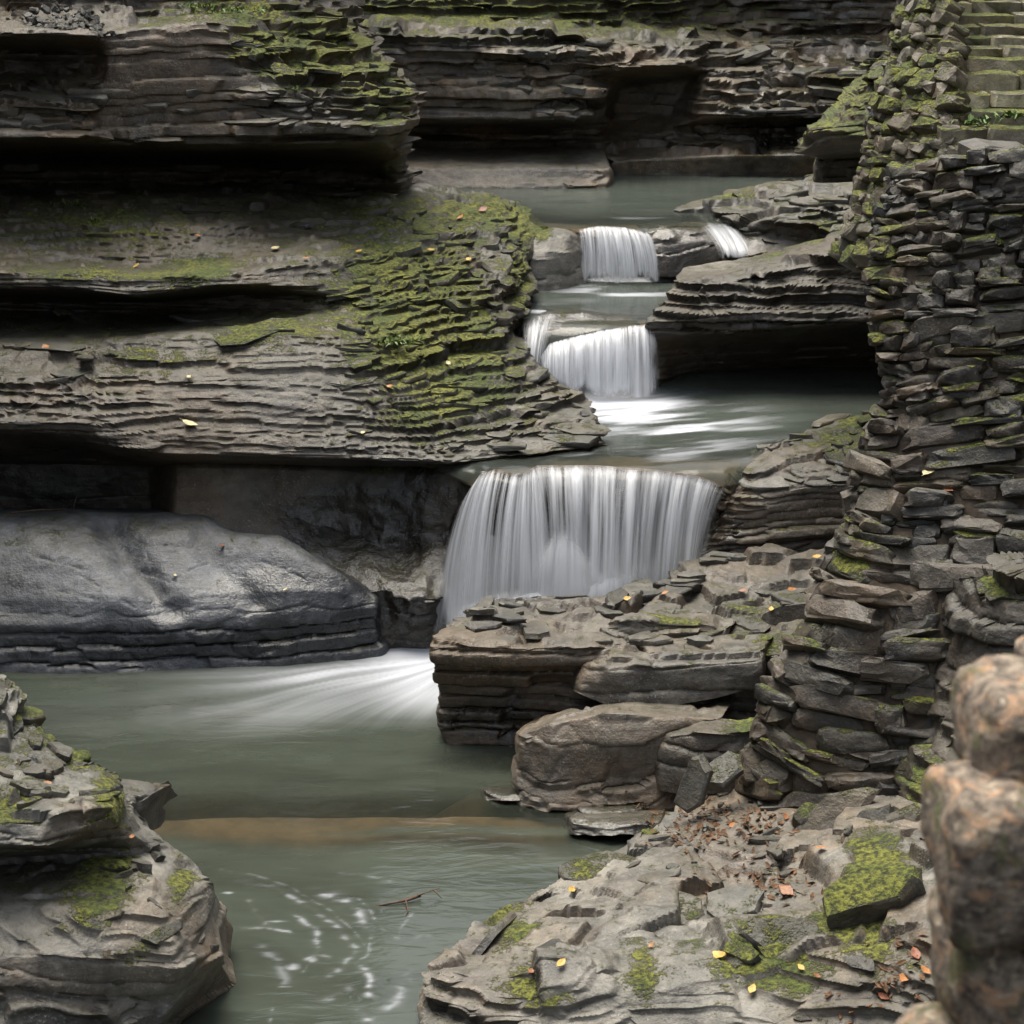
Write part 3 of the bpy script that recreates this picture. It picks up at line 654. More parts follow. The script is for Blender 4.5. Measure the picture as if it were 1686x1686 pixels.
o, hb_pos = rock_mass('bank_upper_pool', hb, tone0=0.15, warm0=0.0, moss0=0.05, step=2.4, th=(0.06, 0.16), A=0.16, cell=0.5, crev=0.03, gen=0.09, seed=67,
    tone=[(1280, 300, 120, 10, .4), (1270, 385, 60, 35, -.3)], wet=[(1230, 380, 50, 50, .6)],
    moss=[(1300, 310, 100, 20, .45), (1360, 340, 60, 40, .5), (1200, 330, 50, 10, .3), (1370, 395, 50, 30, .6)])
tag(o, kind='structure'); O_HB = o

# ---- foreground rock, right
X = [700, 780, 900, 1040, 1250, 1450, 1640, 1760]
fr = [
    row([716] + X[1:], [1790] * 8, [10.9, 10.8, 10.7, 10.6, 10.5, 10.4, 10.3, 10.1], .5),
    row([700] + X[1:], [1700] * 8, [11.2, 11.05, 10.95, 10.9, 10.8, 10.7, 10.5, 10.3], [1, .8, .4, .2, .2, .4, .6, .6]),
    row([688, 780, 900, 1050, 1250, 1450, 1640, 1760], [1640, 1650, 1640, 1640, 1640, 1610, 1590, 1580], [11.42, 11.2, 11.12, 11.05, 11.0, 10.9, 10.7, 10.5], [1, .8, .3, .2, .2, .5, .6, .6]),
    row([692, 790, 920, 1050, 1250, 1450, 1640, 1760], [1592, 1600, 1590, 1590, 1580, 1545, 1525, 1510], [11.62, 11.4, 11.3, 11.25, 11.25, 11.15, 11.0, 10.8], [.9, .8, .6, .5, .3, .7, .7, .7]),
    row([735, 830, 940, 1050, 1250, 1450, 1640, 1760], [1556, 1566, 1560, 1552, 1535, 1490, 1460, 1440], [11.9, 11.75, 11.65, 11.6, 11.6, 11.6, 11.45, 11.2], .8),
    row([788, 860, 960, 1080, 1260, 1450, 1640, 1760], [1516, 1520, 1512, 1505, 1490, 1440, 1405, 1390], [12.2, 12.1, 12.05, 12.0, 12.0, 12.0, 11.85, 11.6], .8),
    row([842, 900, 980, 1090, 1260, 1450, 1640, 1760], [1478, 1474, 1465, 1455, 1440, 1385, 1355, 1340], [12.6, 12.55, 12.5, 12.5, 12.5, 12.45, 12.3, 12.0], .8),
    row([925, 970, 1030, 1110, 1260, 1450, 1640, 1760], [1438, 1428, 1410, 1400, 1385, 1340, 1320, 1310], [13.0, 13.0, 13.1, 13.1, 13.1, 12.95, 12.8, 12.5], .7),
    row([1028, 1050, 1090, 1150, 1270, 1450, 1640, 1760], [1390, 1380, 1362, 1345, 1325, 1300, 1290, 1280], [13.6, 13.65, 13.75, 13.8, 13.8, 13.65, 13.5, 13.2], .4),
    row([1085, 1105, 1140, 1190, 1290, 1450, 1640, 1760], [1345, 1335, 1315, 1300, 1285, 1270, 1260, 1250], [14.2, 14.25, 14.35, 14.4, 14.4, 14.3, 14.2, 14], .4)]
fr = wrap_left(fr, -0.05, 0.3, -0.6)
fr = fr + [[off(p, 0.0, 0.3, -0.6) for p in fr[-1]]]
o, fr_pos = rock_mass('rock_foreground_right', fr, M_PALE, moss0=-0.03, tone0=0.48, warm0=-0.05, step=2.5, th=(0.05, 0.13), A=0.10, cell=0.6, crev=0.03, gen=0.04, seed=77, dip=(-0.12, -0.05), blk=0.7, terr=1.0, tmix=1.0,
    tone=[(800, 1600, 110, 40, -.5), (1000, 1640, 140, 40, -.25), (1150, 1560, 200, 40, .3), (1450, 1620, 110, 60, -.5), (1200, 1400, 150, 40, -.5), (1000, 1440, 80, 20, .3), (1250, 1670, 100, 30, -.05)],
    warm=[(1200, 1350, 120, 40, .5), (820, 1620, 100, 50, .2), (1480, 1600, 80, 60, .2)],
    moss=[(820, 1500, 40, 20, .8), (860, 1535, 50, 14, .6), (890, 1640, 70, 20, .85), (1260, 1590, 110, 28, .85), (1420, 1490, 90, 30, .9), (1060, 1625, 30, 25, .7), (1450, 1430, 70, 25, .6), (1080, 1375, 25, 12, .9), (1140, 1545, 30, 10, .4)],
    wet=[(1230, 1400, 90, 30, .5), (720, 1600, 30, 50, .5)])
tag(o, kind='structure'); O_FR = o

# ---- foreground rock, left
X = [-230, -110, 0, 100, 200, 300]
kl = [
    row([-230, -110, 0, 150, 270, 300], [1800, 1800, 1800, 1790, 1775, 1760], [10.1, 10.2, 10.35, 10.5, 10.9, 11.3], .4),
    row([-230, -110, 0, 150, 262, 296], [1690, 1690, 1690, 1690, 1690, 1680], [10.35, 10.45, 10.55, 10.7, 10.95, 11.4], .3),
    row([-230, -110, 0, 150, 290, 332], [1610, 1610, 1620, 1640, 1650, 1625], [10.5, 10.6, 10.7, 10.85, 11.05, 11.5], .3),
    row([-230, -110, 0, 150, 300, 363], [1560, 1560, 1560, 1575, 1590, 1570], [10.7, 10.75, 10.8, 10.85, 11.0, 11.5], .3),
    row([-230, -110, 0, 140, 280, 346], [1490, 1490, 1480, 1490, 1515, 1500], [11.0, 11.05, 11.15, 11.05, 11.2, 11.65], .3),
    row([-230, -110, 0, 130, 260, 350], [1440, 1440, 1440, 1440, 1455, 1448], [11.3, 11.35, 11.5, 11.4, 11.4, 11.8], .4),
    row([-230, -110, 0, 110, 220, 310], [1410, 1410, 1412, 1405, 1398, 1405], [11.5, 11.5, 11.75, 11.7, 11.75, 12.05], .4),
    row([-230, -110, 0, 70, 180, 250], [1392, 1392, 1392, 1390, 1345, 1370], [11.0, 11.0, 11.05, 11.1, 11.45, 12.15], .6),
    row([-230, -110, 0, 75, 185, 225], [1345, 1345, 1340, 1335, 1305, 1325], [11.1, 11.1, 11.12, 11.2, 11.6, 12.2], .6),
    row([-230, -110, 0, 80, 175, 196], [1260, 1260, 1262, 1262, 1275, 1285], [11.7, 11.7, 11.75, 11.85, 12.1, 12.4], .9),
    row([-230, -110, 0, 55, 115, 142], [1180, 1180, 1190, 1205, 1235, 1252], [12.2, 12.2, 12.3, 12.4, 12.5, 12.8], .9),
    row([-230, -110, 0, 20, 42, 60], [1085, 1085, 1108, 1130, 1165, 1188], [12.6, 12.6, 12.7, 12.8, 12.95, 13.15], .7)]
kl = wrap_right(kl, 0.05, 0.5, -0.6)
kl = kl + [[off(p, 0.0, 0.5, -0.6) for p in kl[-1]]]
o, kl_pos = rock_mass('rock_foreground_left', kl, M_PALE, moss0=0.0, tone0=0.42, warm0=-0.1, step=2.3, th=(0.06, 0.16), A=0.12, cell=0.45, crev=0.03, gen=0.07, seed=83, dip=(0.25, 0.0), blk=0.6, terr=0.7,
    tone=[(100, 1420, 120, 25, -.6), (150, 1500, 120, 35, .2), (320, 1560, 40, 40, -.3), (150, 1680, 200, 40, -.4), (120, 1320, 100, 25, .2)],
    warm=[(330, 1590, 30, 25, .5), (60, 1620, 120, 60, .2)],
    moss=[(60, 1200, 110, 55, 1.6), (150, 1245, 70, 50, 1.4), (200, 1330, 50, 45, 1.5), (175, 1430, 50, 40, .75), (20, 1320, 40, 20, .7), (225, 1570, 30, 20, .8), (300, 1455, 30, 25, .6), (20, 1140, 30, 40, .8), (100, 1280, 60, 15, .4), (240, 1360, 20, 10, .8)],
    wet=[(345, 1470, 30, 40, .6)])
tag(o, kind='structure'); O_KL = o

# ---- the gorge's side walls, unseen, added so that light comes mainly from above
def world_wall(name, pts_rows, seed, n=140):
    rows = [np.array(r, float) for r in pts_rows]
    u = np.linspace(0, 1, n); g = []
    for r in rows:
        d = np.linspace(0, 1, len(r)); g.append(np.stack([np.interp(u, d, r[:, k]) for k in range(3)], -1))
    out = []
    for a, b in zip(g[:-1], g[1:]):
        for f in np.linspace(0, 1, 40, endpoint=False): out.append(a * (1 - f) + b * f)
    out.append(g[-1])
    pos = smooth_grid(np.array(out), 3)
    pos, _ = strata(pos, np.ones(pos.shape[:2]), th=(0.15, 0.5), A=0.5, cell=1.6, crev=0.1, gen=0.35, seed=seed, gfreq=0.5)
    z = np.zeros(pos.shape[:2])
    o = grid_mesh(name, pos, M_ROCK, {'moss': z + 0.1, 'wet': z, 'tone': z + 0.2, 'warm': z + 0.15}); tag(o, kind='structure')
world_wall('cliff_side_left', [[(-7.5, -12, -1.5), (-7.0, 2, -1.5), (-6.6, 10, -1.5), (-5.8, 19, -1.5), (-7.0, 26, -1.5)], [(-7.2, -12, 5), (-6.6, 2, 5), (-6.6, 10, 5), (-5.9, 19, 5), (-7.0, 26, 5)], [(-8.2, -12, 13), (-8.0, 2, 13), (-7.4, 10, 13), (-7.2, 19, 13), (-7.8, 26, 13)]][::1], 91)
world_wall('cliff_side_right', [[(7.5, 30, -1.5), (6.8, 20, -1.5), (6.4, 10, -1.5), (6.0, 2, -1.5), (6.5, -12, -1.5)], [(7.0, 30, 6), (6.6, 20, 6), (6.2, 10, 6), (5.8, 2, 6), (6.2, -12, 6)], [(8.2, 30, 14), (7.6, 20, 14), (7.4, 10, 14), (7.2, 2, 14), (7.5, -12, 14)]], 92)
# ================================================================== WATER
def flat_grid(x0, x1, y0, y1, z, nx, ny):
    xs = np.linspace(x0, x1, nx); ys = np.linspace(y0, y1, ny)
    g = np.zeros((ny, nx, 3)); g[..., 0] = xs[None]; g[..., 1] = ys[:, None]; g[..., 2] = z
    return g
def water_material(name, murk, bed_tint, rough=0.12, clear=0.4):
    m = bpy.data.materials.new(name); t = nt(m); g = N(t)
    out = g.new('ShaderNodeOutputMaterial')
    geo = g.new('ShaderNodeNewGeometry'); pos = geo.outputs['Position']
    tr = g.new('ShaderNodeBsdfTransparent'); tr.inputs['Color'].default_value = (*bed_tint, 1)
    df = g.new('ShaderNodeBsdfDiffuse')
    dn = g.noise(g.mapping(pos, (0.5, 1.6, 1)), 1.6, 3, 0.6, 0.6)
    g.link(g.mix(g.ramp(dn, 0.3, 0.7), tuple(c * 0.82 for c in murk), tuple(c * 1.18 for c in murk)), df.inputs['Color'])
    body = g.new('ShaderNodeMixShader'); g.link(g.math('SUBTRACT', 1.0, g.attr('clear')), body.inputs[0])
    g.link(tr.outputs[0], body.inputs[1]); g.link(df.outputs[0], body.inputs[2])
    gl = g.new('ShaderNodeBsdfGlossy'); gl.inputs['Roughness'].default_value = rough
    fr = g.new('ShaderNodeFresnel'); fr.inputs['IOR'].default_value = 1.33
    bp = g.new('ShaderNodeBump'); bp.inputs['Strength'].default_value = 0.25; bp.inputs['Distance'].default_value = 0.02
    g.link(g.noise(g.mapping(pos, (1.0, 3.0, 1)), 2.6, 3, 0.55, 0.8), bp.inputs['Height'])
    g.link(bp.outputs[0], gl.inputs['Normal']); g.link(bp.outputs[0], fr.inputs['Normal'])
    sf = g.new('ShaderNodeMixShader'); g.link(fr.outputs[0], sf.inputs[0]); g.link(body.outputs[0], sf.inputs[1]); g.link(gl.outputs[0], sf.inputs[2])
    fd = g.new('ShaderNodeBsdfDiffuse'); fd.inputs['Color'].default_value = (0.54, 0.56, 0.61, 1)
    fo = g.new('ShaderNodeMixShader'); g.link(g.ramp(g.attr('foam'), 0.0, 1.0), fo.inputs[0]); g.link(sf.outputs[0], fo.inputs[1]); g.link(fd.outputs[0], fo.inputs[2])
    g.link(fo.outputs[0], out.inputs[0])
    return m
M_POOL = water_material('pool_water', (0.048, 0.057, 0.044), (0.8, 0.75, 0.62), 0.10)
M_POOL_UP = water_material('stream_water', (0.06, 0.071, 0.06), (0.8, 0.75, 0.62), 0.14)

def blob_xy(g, c, rx, ry, rot=0.0):
    dx = g[..., 0] - c[0]; dy = g[..., 1] - c[1]
    a = dx * math.cos(rot) + dy * math.sin(rot); b = -dx * math.sin(rot) + dy * math.cos(rot)
    return np.exp(-(a / rx) ** 2 - (b / ry) ** 2)

# lower pool
g0 = flat_grid(0, 1, 0, 1, L0, 350, 330)
g0[..., 0] = np.interp(g0[..., 0], [0, .08, .8, .9, 1], [-5.5, -3.6, 0.1, 1.0, 3.0]); g0[..., 1] = np.interp(g0[..., 1], [0, .05, .55, 1], [9.5, 11.2, 13.9, 18.6])
src = W(790, 1075, 0)
dx = g0[..., 0] - src[0]; dy = g0[..., 1] - src[1]
ang = np.arctan2(-dy, -dx); rad = np.hypot(dx, dy)
wob = ang + 0.05 * fbm(g0[..., 0] * 1.3, g0[..., 1] * 1.3, dx * 0, 2, 300)
stre = 0.5 + 0.5 * fbm(wob * 11.0, rad * 0.35, rad * 0, 5, 301, 0.6)
foam = 1.25 * blob_xy(g0, W(700, 1078, 0), 0.62, 0.36) + 0.85 * blob_xy(g0, W(715, 1140, 0), 0.42, 0.55)
wide = 0.95 * blob_xy(g0, W(540, 1108, 0), 1.15, 0.34, 0.06) + 0.5 * blob_xy(g0, W(560, 1160, 0), 1.1, 0.5, 0.22) + 0.28 * blob_xy(g0, W(300, 1150, 0), 1.5, 0.7, 0.1)
foam = foam * (0.7 + 0.5 * stre) + wide * (0.5 + 0.55 * sstep(0.3, 0.75, stre))
foam = 0.5 * foam
# thin froth drawn into arcs by the eddy in the near part of the pool
wx, wy = g0[..., 0], g0[..., 1]
arcs = [[(360, 1432), (420, 1440), (480, 1462), (530, 1490), (570, 1520), (600, 1555)], [(390, 1450), (450, 1462), (505, 1490), (550, 1522), (585, 1560), (570, 1590), (540, 1605)],
    [(530, 1470), (565, 1480), (590, 1502), (600, 1525)], [(590, 1480), (610, 1500), (625, 1525), (655, 1545), (665, 1525), (680, 1505)], [(490, 1510), (520, 1530), (525, 1560), (505, 1580)],
    [(430, 1560), (455, 1580), (470, 1610), (465, 1625)], [(500, 1600), (520, 1570), (545, 1575)], [(600, 1590), (612, 1615), (605, 1640)], [(530, 1650), (570, 1630)], [(612, 1540), (605, 1570), (590, 1585)],
    [(660, 1560), (700, 1535), (712, 1550)], [(670, 1600), (655, 1640), (640, 1660)], [(400, 1530), (440, 1528), (480, 1535)], [(410, 1480), (420, 1505), (435, 1520)], [(595, 1660), (605, 1680)], [(450, 1660), (445, 1690)], [(640, 1450), (600, 1440), (560, 1438)]]
near = wy < 13.8
nx_, ny_ = wx[near], wy[near]; dmin = np.zeros(nx_.shape)
jx = nx_ + 0.025 * fbm(nx_ * 7, ny_ * 7, nx_ * 0, 3, 361); jy = ny_ + 0.025 * fbm(nx_ * 7, ny_ * 7, nx_ * 0 + 4, 3, 362)
for q, a_ in enumerate(arcs):
    pt = [W(px, py, 0)[:2] for px, py in a_]
    best = np.full(nx_.shape, 9.0)
    for (x0, y0), (x1, y1) in zip(pt[:-1], pt[1:]):
        L_ = (x1 - x0) ** 2 + (y1 - y0) ** 2
        t_ = np.clip(((jx - x0) * (x1 - x0) + (jy - y0) * (y1 - y0)) / L_, 0, 1)
        best = np.minimum(best, np.hypot(jx - x0 - t_ * (x1 - x0), jy - y0 - t_ * (y1 - y0)))
    wid = 0.012 + 0.012 * (q % 3)
    dmin = np.maximum(dmin, (0.75 * np.exp(-(best / wid) ** 2) + 0.3 * np.exp(-(best / (3 * wid)) ** 2)) * (0.5 + 0.35 * ((q * 7) % 5) / 4))
dash = sstep(-0.3, 0.4, fbm(nx_ * 10, ny_ * 26, nx_ * 0, 4, 371))
fm = foam[near]; foam[near] = np.maximum(fm, 0.5 * dmin * (0.2 + 0.8 * dash))
for (px, py, a, b) in ((375, 1470, .05, .02), (455, 1517, .085, .018), (482, 1592, .06, .05), (360, 1508, .04, .016), (515, 1580, .035, .04), (470, 1625, .05, .012)):
    foam = np.maximum(foam, 0.6 * sstep(0.05, 0.95, blob_xy(g0, W(px, py, 0), a, b)) * (0.6 + 0.4 * fbm(wx * 30, wy * 30, wx * 0, 2, 381)))
# its bed: deep, with a shallow shelf of brown bedrock crossing it
gb = flat_grid(-8, 4.5, 8.5, 18.6, -0.9, 110, 130)
def bed_height(g):
    yy = g[..., 1] + 0.05 * g[..., 0] + 0.22 * fbm(g[..., 0] * 0.7, g[..., 1] * 0.9, g[..., 0] * 0, 4, 340)
    a = sstep(13.6, 13.95, yy) * (1 - 0.85 * sstep(14.35, 15.2, yy))
    a = a * (1 - 0.8 * np.exp(-((yy - 14.02 - 0.02 * g[..., 0]) / 0.05) ** 2) * sstep(-1.6, -0.6, g[..., 0]))
    b = 0.8 * sstep(14.8, 15.1, yy) * sstep(-1.3, 0.1, g[..., 0]) * (1 - sstep(15.2, 15.6, yy))
    return -0.95 + 0.86 * np.clip(a + b, 0, 1) + 0.02 * fbm(g[..., 0] * 2, g[..., 1] * 5, g[..., 0] * 0, 3, 341)
gb[..., 2] = bed_height(gb)
clear0 = 0.95 * np.exp(bed_height(g0) * 2.8)
o = grid_mesh('pool_lower', g0, M_POOL, {'foam': np.clip(foam, 0, 1), 'clear': clear0}, sharp=None); tag(o, kind='structure')
M_BED = simple_mat('stream_bed', (0.085, 0.068, 0.05), (0.17, 0.132, 0.095), 3, 0.9, 0.3)
o = grid_mesh('pool_bed_lower', gb, M_BED, sharp=None); tag(o, kind='structure')

def stream(name, crest, far, z, xl, xr, seed, foam_fn, lip=0.12):
    """pool whose near edge follows the crest of a fall and bends over it"""
    c = np.array([P(*p) for p in crest]); 
    nx, ny = 200, 150
    u = np.linspace(0, 1, nx); t = np.linspace(0, 1, len(c))
    # extended crest line
    ex = np.r_[[[xl, c[0, 1] + 0.9, z]], c, [[xr, c[-1, 1] + 0.9, z]]]
    d = np.r_[0, np.cumsum(np.linalg.norm(np.diff(ex[:, :2], axis=0), axis=1))]; d /= d[-1]
    cx = np.interp(u, d, ex[:, 0]); cy = np.interp(u, d, ex[:, 1]); cz = np.interp(u, d, ex[:, 2])
    v = np.linspace(0, 1, ny) ** 1.5
    g = np.zeros((ny, nx, 3))
    g[..., 0] = cx[None]; g[..., 1] = cy[None] + (far - cy[None]) * v[:, None]
    g[..., 2] = z + (np.minimum(cz, z) - z)[None] * np.exp(-(g[..., 1] - cy[None]) / lip)
    g[..., 2] += 0.008 * fbm(g[..., 0] * 3, g[..., 1] * 1.5, g[..., 0] * 0, 3, seed)
    f = np.clip(foam_fn(g), 0, 1)
    depth = 0.05 + 0.5 * sstep(0.3, 1.3, g[..., 1] - cy[None])
    o = grid_mesh(name, g, M_POOL_UP, {'foam': f, 'clear': 0.7 * np.exp(-3.2 * depth)}, sharp=None); tag(o, kind='structure')
    b = g.copy(); b[..., 2] -= depth + 0.02; b[..., 1] += 0.15
    bo = grid_mesh(name.replace('pool', 'pool_bed'), b[::4, ::4], M_BED, sharp=None); tag(bo, kind='structure')
    return g
crest1 = [(780, 798, 17.9), (790, 782, 17.93), (815, 772, 17.97), (852, 782, 17.9), (885, 766, 18.03), (985, 766, 18.05), (1080, 773, 18.0), (1150, 784, 17.97), (1197, 800, 17.93)]
crest2 = [(888, 590, 20.45), (905, 565, 20.52), (940, 555, 20.56), (990, 543, 20.6), (1040, 536, 20.63), (1078, 533, 20.65)]
crest3 = [(950, 378, 22.85), (985, 372, 22.9), (1030, 374, 22.9), (1070, 384, 22.85)]
def foam1(g):
    s = 0.5 + 0.5 * fbm(g[..., 0] * 1.2 + g[..., 1] * 1.0, (g[..., 1] - 0.35 * g[..., 0]) * 7.0, g[..., 0] * 0, 4, 401)
    f = 0.8 * blob_xy(g, W(985, 660, L1), 0.62, 0.45) + (0.85 * blob_xy(g, W(1090, 690, L1), 0.95, 0.75, -0.35)) * sstep(0.3, 0.75, s)
    f = f + 0.45 * blob_xy(g, W(1050, 730, L1), 0.9, 0.5) * sstep(0.45, 0.8, s) + 0.25 * blob_xy(g, W(950, 765, L1), 1.2, 0.35) * sstep(0.5, 0.8, s)
    return f
def foam2(g):
    s = 0.5 + 0.5 * fbm(g[..., 0] * 1.6, g[..., 1] * 5.0, g[..., 0] * 0, 4, 411)
    f = 1.5 * sstep(0.25, 0.8, blob_xy(g, W(1035, 460, L2), 0.5, 0.16)) + 0.6 * blob_xy(g, W(1020, 480, L2), 0.7, 0.5) * sstep(0.4, 0.75, s) + 0.6 * blob_xy(g, W(900, 510, L2), 0.35, 0.25) * sstep(0.35, 0.7, s)
    return f + 0.7 * blob_xy(g, W(1030, 525, L2), 0.3, 0.2) * sstep(0.4, 0.7, s)
def foam3(g):
    s = 0.5 + 0.5 * fbm(g[..., 0] * 1.6, g[..., 1] * 5.0, g[..., 0] * 0, 4, 421)
    return 0.3 * blob_xy(g, W(1050, 362, L3), 0.9, 0.3) * sstep(0.5, 0.8, s) + 0.7 * sstep(.4, .9, blob_xy(g, W(900, 309, L3), .7, .06)) * s
g1 = stream('pool_below_middle_fall', crest1, 22.0, L1, -1.3, 4.0, 5, foam1)
g2 = stream('pool_below_upper_fall', crest2, 23.4, L2, -0.2, 2.2, 6, foam2)
g3 = stream('pool_upper', crest3 + [(1110, 372, 23.0), (1180, 372, 23.1), (1230, 380, 23.1)], 28.5, L3, -1.0, 4.2, 7, foam3)

# rock behind and under the falls
def fall_rock(name, crest, base, seed, tone0, n=90):
    lines = []
    for k, (f, dy) in enumerate(((0, .35), (.25, .32), (.5, .26), (.75, .2), (.93, .12), (1.0, .02))):
        ln = []
        for a, b in zip(base, crest):
            A = P(*a); B = P(*b); w = A * (1 - f) + B * f; w[1] = max(A[1], B[1]) + dy; w[2] -= 0.09
            X_, Y_ = project(w); ln.append((float(X_), float(Y_), float(w[1]), .8))
        lines.append(ln)
    lines.append([off(p, 0, 0.5, 0.0) for p in lines[-1]])
    o, p = rock_mass(name, lines, tone0=tone0, warm0=0.45, wet0=0.75, step=3.5, th=(0.06, 0.2), A=0.14, cell=0.4, gen=0.06, seed=seed, terr=0)
    tag(o, kind='structure')
base1 = [(700, 1075, 17.75), (725, 1072, 17.72), (770, 1070, 17.7), (820, 1068, 17.68), (890, 1066, 17.68), (980, 1064, 17.68), (1060, 1062, 17.7), (1110, 1060, 17.75), (1140, 1058, 17.8)]
base2 = [(888, 622, 20.3), (905, 634, 20.32), (940, 645, 20.34), (990, 651, 20.36), (1040, 651, 20.38), (1084, 648, 20.4)]
base3 = [(952, 462, 22.6), (985, 466, 22.62), (1040, 466, 22.64), (1085, 462, 22.66)]
fall_rock('rock_behind_big_fall', crest1, base1, 71, -0.1)
fall_rock('rock_behind_middle_fall', crest2, base2, 72, -0.1)
fall_rock('rock_behind_upper_fall', crest3, base3, 73, 0.0)

def fall_material(name, scale, dens, sharp):
    m = bpy.data.materials.new(name); t = nt(m); g = N(t)
    out = g.new('ShaderNodeOutputMaterial')
    uv = g.new('ShaderNodeUVMap'); uv.uv_map = 'flow'
    a1 = g.noise(g.mapping(uv.outputs[0], (scale, 0.35, 1)), 1.0, 3, 0.5, 0.1)
    a2 = g.noise(g.mapping(uv.outputs[0], (scale * 4.2, 0.9, 1), (3, 1, 0)), 1.0, 3, 0.6, 0.1)
    f = g.math('ADD', g.math('MULTIPLY', a1, 0.75), g.math('MULTIPLY', a2, 0.25))
    al = g.math('ADD', g.ramp(f, 0.5 - sharp, 0.5 + sharp, 0.0, 1.0), 0.0)
    d = g.attr('dens')                                    # how thick the sheet of water is here
    al = g.math('MULTIPLY', g.math('ADD', g.math('MULTIPLY', al, g.math('SUBTRACT', 1.3, d)), g.math('SUBTRACT', g.math('MULTIPLY', d, 1.25), 0.35)), 1.0, clamp=True)
    al = g.math('MULTIPLY', al, g.attr('edge'), clamp=True)
    tr = g.new('ShaderNodeBsdfTransparent')
    df = g.new('ShaderNodeBsdfDiffuse'); df.inputs['Color'].default_value = (0.78, 0.80, 0.84, 1)
    tl = g.new('ShaderNodeBsdfTranslucent'); tl.inputs['Color'].default_value = (0.82, 0.84, 0.88, 1)
    w = g.new('ShaderNodeMixShader'); w.inputs[0].default_value = 0.5; g.link(df.outputs[0], w.inputs[1]); g.link(tl.outputs[0], w.inputs[2])
    gl = g.new('ShaderNodeBsdfGlossy'); gl.inputs['Roughness'].default_value = 0.35
    w2 = g.new('ShaderNodeMixShader'); w2.inputs[0].default_value = 0.06; g.link(w.outputs[0], w2.inputs[1]); g.link(gl.outputs[0], w2.inputs[2])
    mx = g.new('ShaderNodeMixShader'); g.link(al, mx.inputs[0]); g.link(tr.outputs[0], mx.inputs[1]); g.link(w2.outputs[0], mx.inputs[2])
    g.link(mx.outputs[0], out.inputs[0])
    return m
M_FALL1 = fall_material('falling_water_broad', 13, 1, 0.17)
M_FALL2 = fall_material('falling_water_fine', 20, 1, 0.17)

def curtain(name, crest, base, mat, dens_fn, seed, parent, throw=0.25, nu=260, nv=90, shift=(0, 0, 0), ripple=0.02, fade=0.12, soft=False):
    c = np.array([P(*p) for p in crest]) + np.array(shift); b = np.array([P(*p) for p in base]) + np.array(shift)
    u = np.linspace(0, 1, nu)
    def rs(q):
        d = np.linspace(0, 1, len(q)); return np.stack([np.interp(u, d, q[:, k]) for k in range(3)], -1)
    c = rs(c); b = rs(b)
    v = np.linspace(0, 1, nv)[:, None, None]
    g = np.zeros((nv, nu, 3))
    g[..., :2] = c[None, :, :2] + (b - c)[None, :, :2] * (1 - (1 - v) ** 1.6)
    g[..., 2] = (c[None, :, 2:] + (b - c)[None, :, 2:] * (0.35 * v + 0.65 * v * v))[..., 0]
    uu = np.broadcast_to(u[None], (nv, nu)); vv = np.broadcast_to(v[..., 0], (nv, nu))
    rp = fbm(uu * 26, vv * 0.7, uu * 0, 4, seed)
    g[..., 1] -= ripple * rp * sstep(0, 0.2, vv) + 0.0
    # a soft start back on the pool so the sheet grows out of it
    g = g[::-1]; uu = uu[::-1]; vv = vv[::-1]
    lowf = fbm(uu * 4.5 * max(1, np.linalg.norm(c[-1] - c[0])), vv * 0.6, uu * 0, 3, seed + 7)
    dens = np.clip(dens_fn(uu, vv) + 0.35 * lowf * (1 - 0.6 * vv), 0, 1)
    uj = uu + 0.03 * fbm(vv * 5, uu * 30, uu * 0, 3, seed + 9)
    edge = sstep(0.0, 0.10, uj) * sstep(0.0, 0.08, 1 - uj) * (0.35 + 0.65 * sstep(0.0, 0.08, vv)) * sstep(0.0, fade, 1 - vv + 0.15 * fbm(uu * 12, vv * 0, uu * 0, 3, seed + 3) * (vv < 0.99))
    if soft: edge = edge * sstep(0.0, 0.4, vv) * sstep(0.0, 0.35, uu) * sstep(0.0, 0.35, 1 - uu)
    o = grid_mesh(name, g, mat, {'dens': dens, 'edge': np.clip(edge, 0, 1)}, sharp=None, parent=parent)
    uvl = o.data.uv_layers.new(name='flow')
    vi = np.zeros(len(o.data.loops), np.int32); o.data.loops.foreach_get('vertex_index', vi)
    wdt = np.linalg.norm(c[-1] - c[0])
    uvs = np.stack([uu.reshape(-1) * wdt + seed * 1.37, vv.reshape(-1) * 1.5], -1)[vi]
    uvl.data.foreach_set('uv', uvs.astype(np.float32).reshape(-1))
    return o
def G(u, c, w): return np.exp(-((u - c) / w) ** 2)

big = empty('waterfall', P(900, 1060, 17.7))
tag(big, 'widest, tallest silky white waterfall dropping beside the wet left wall', 'waterfall', 'falls down the gorge')
big.location = (0, 0, 0)
curtain('sheet', crest1, [(712, 1062, 17.6), (735, 1062, 17.55), (790, 1062, 17.5), (830, 1060, 17.45), (900, 1058, 17.45), (980, 1056, 17.45), (1060, 1052, 17.5), (1120, 1045, 17.6), (1150, 1035, 17.7)],
    M_FALL1, lambda u, v: 0.14 + 0.62 * v ** 1.4 + 0.25 * G(u, .17, .12) - 0.8 * G(u, .29, .03) * (v < .5) * (1 - v) + 0.1 * G(u, .65, .2) - 0.35 * G(u, .58, .09) * G(v, .38, .2) - .08 * (u > .8), 901, big)
curtain('sheet', crest1[1:], [(738, 1068, 17.55), (790, 1068, 17.45), (830, 1066, 17.4), (900, 1064, 17.38), (980, 1062, 17.38), (1060, 1058, 17.42), (1120, 1050, 17.5), (1150, 1040, 17.6)],
    M_FALL1, lambda u, v: 0.08 + 0.35 * v + 0.2 * G(u, .1, .1) - 0.3 * G(u, .58, .1) * G(v, .38, .25), 905, big, shift=(0, -0.07, 0.0))
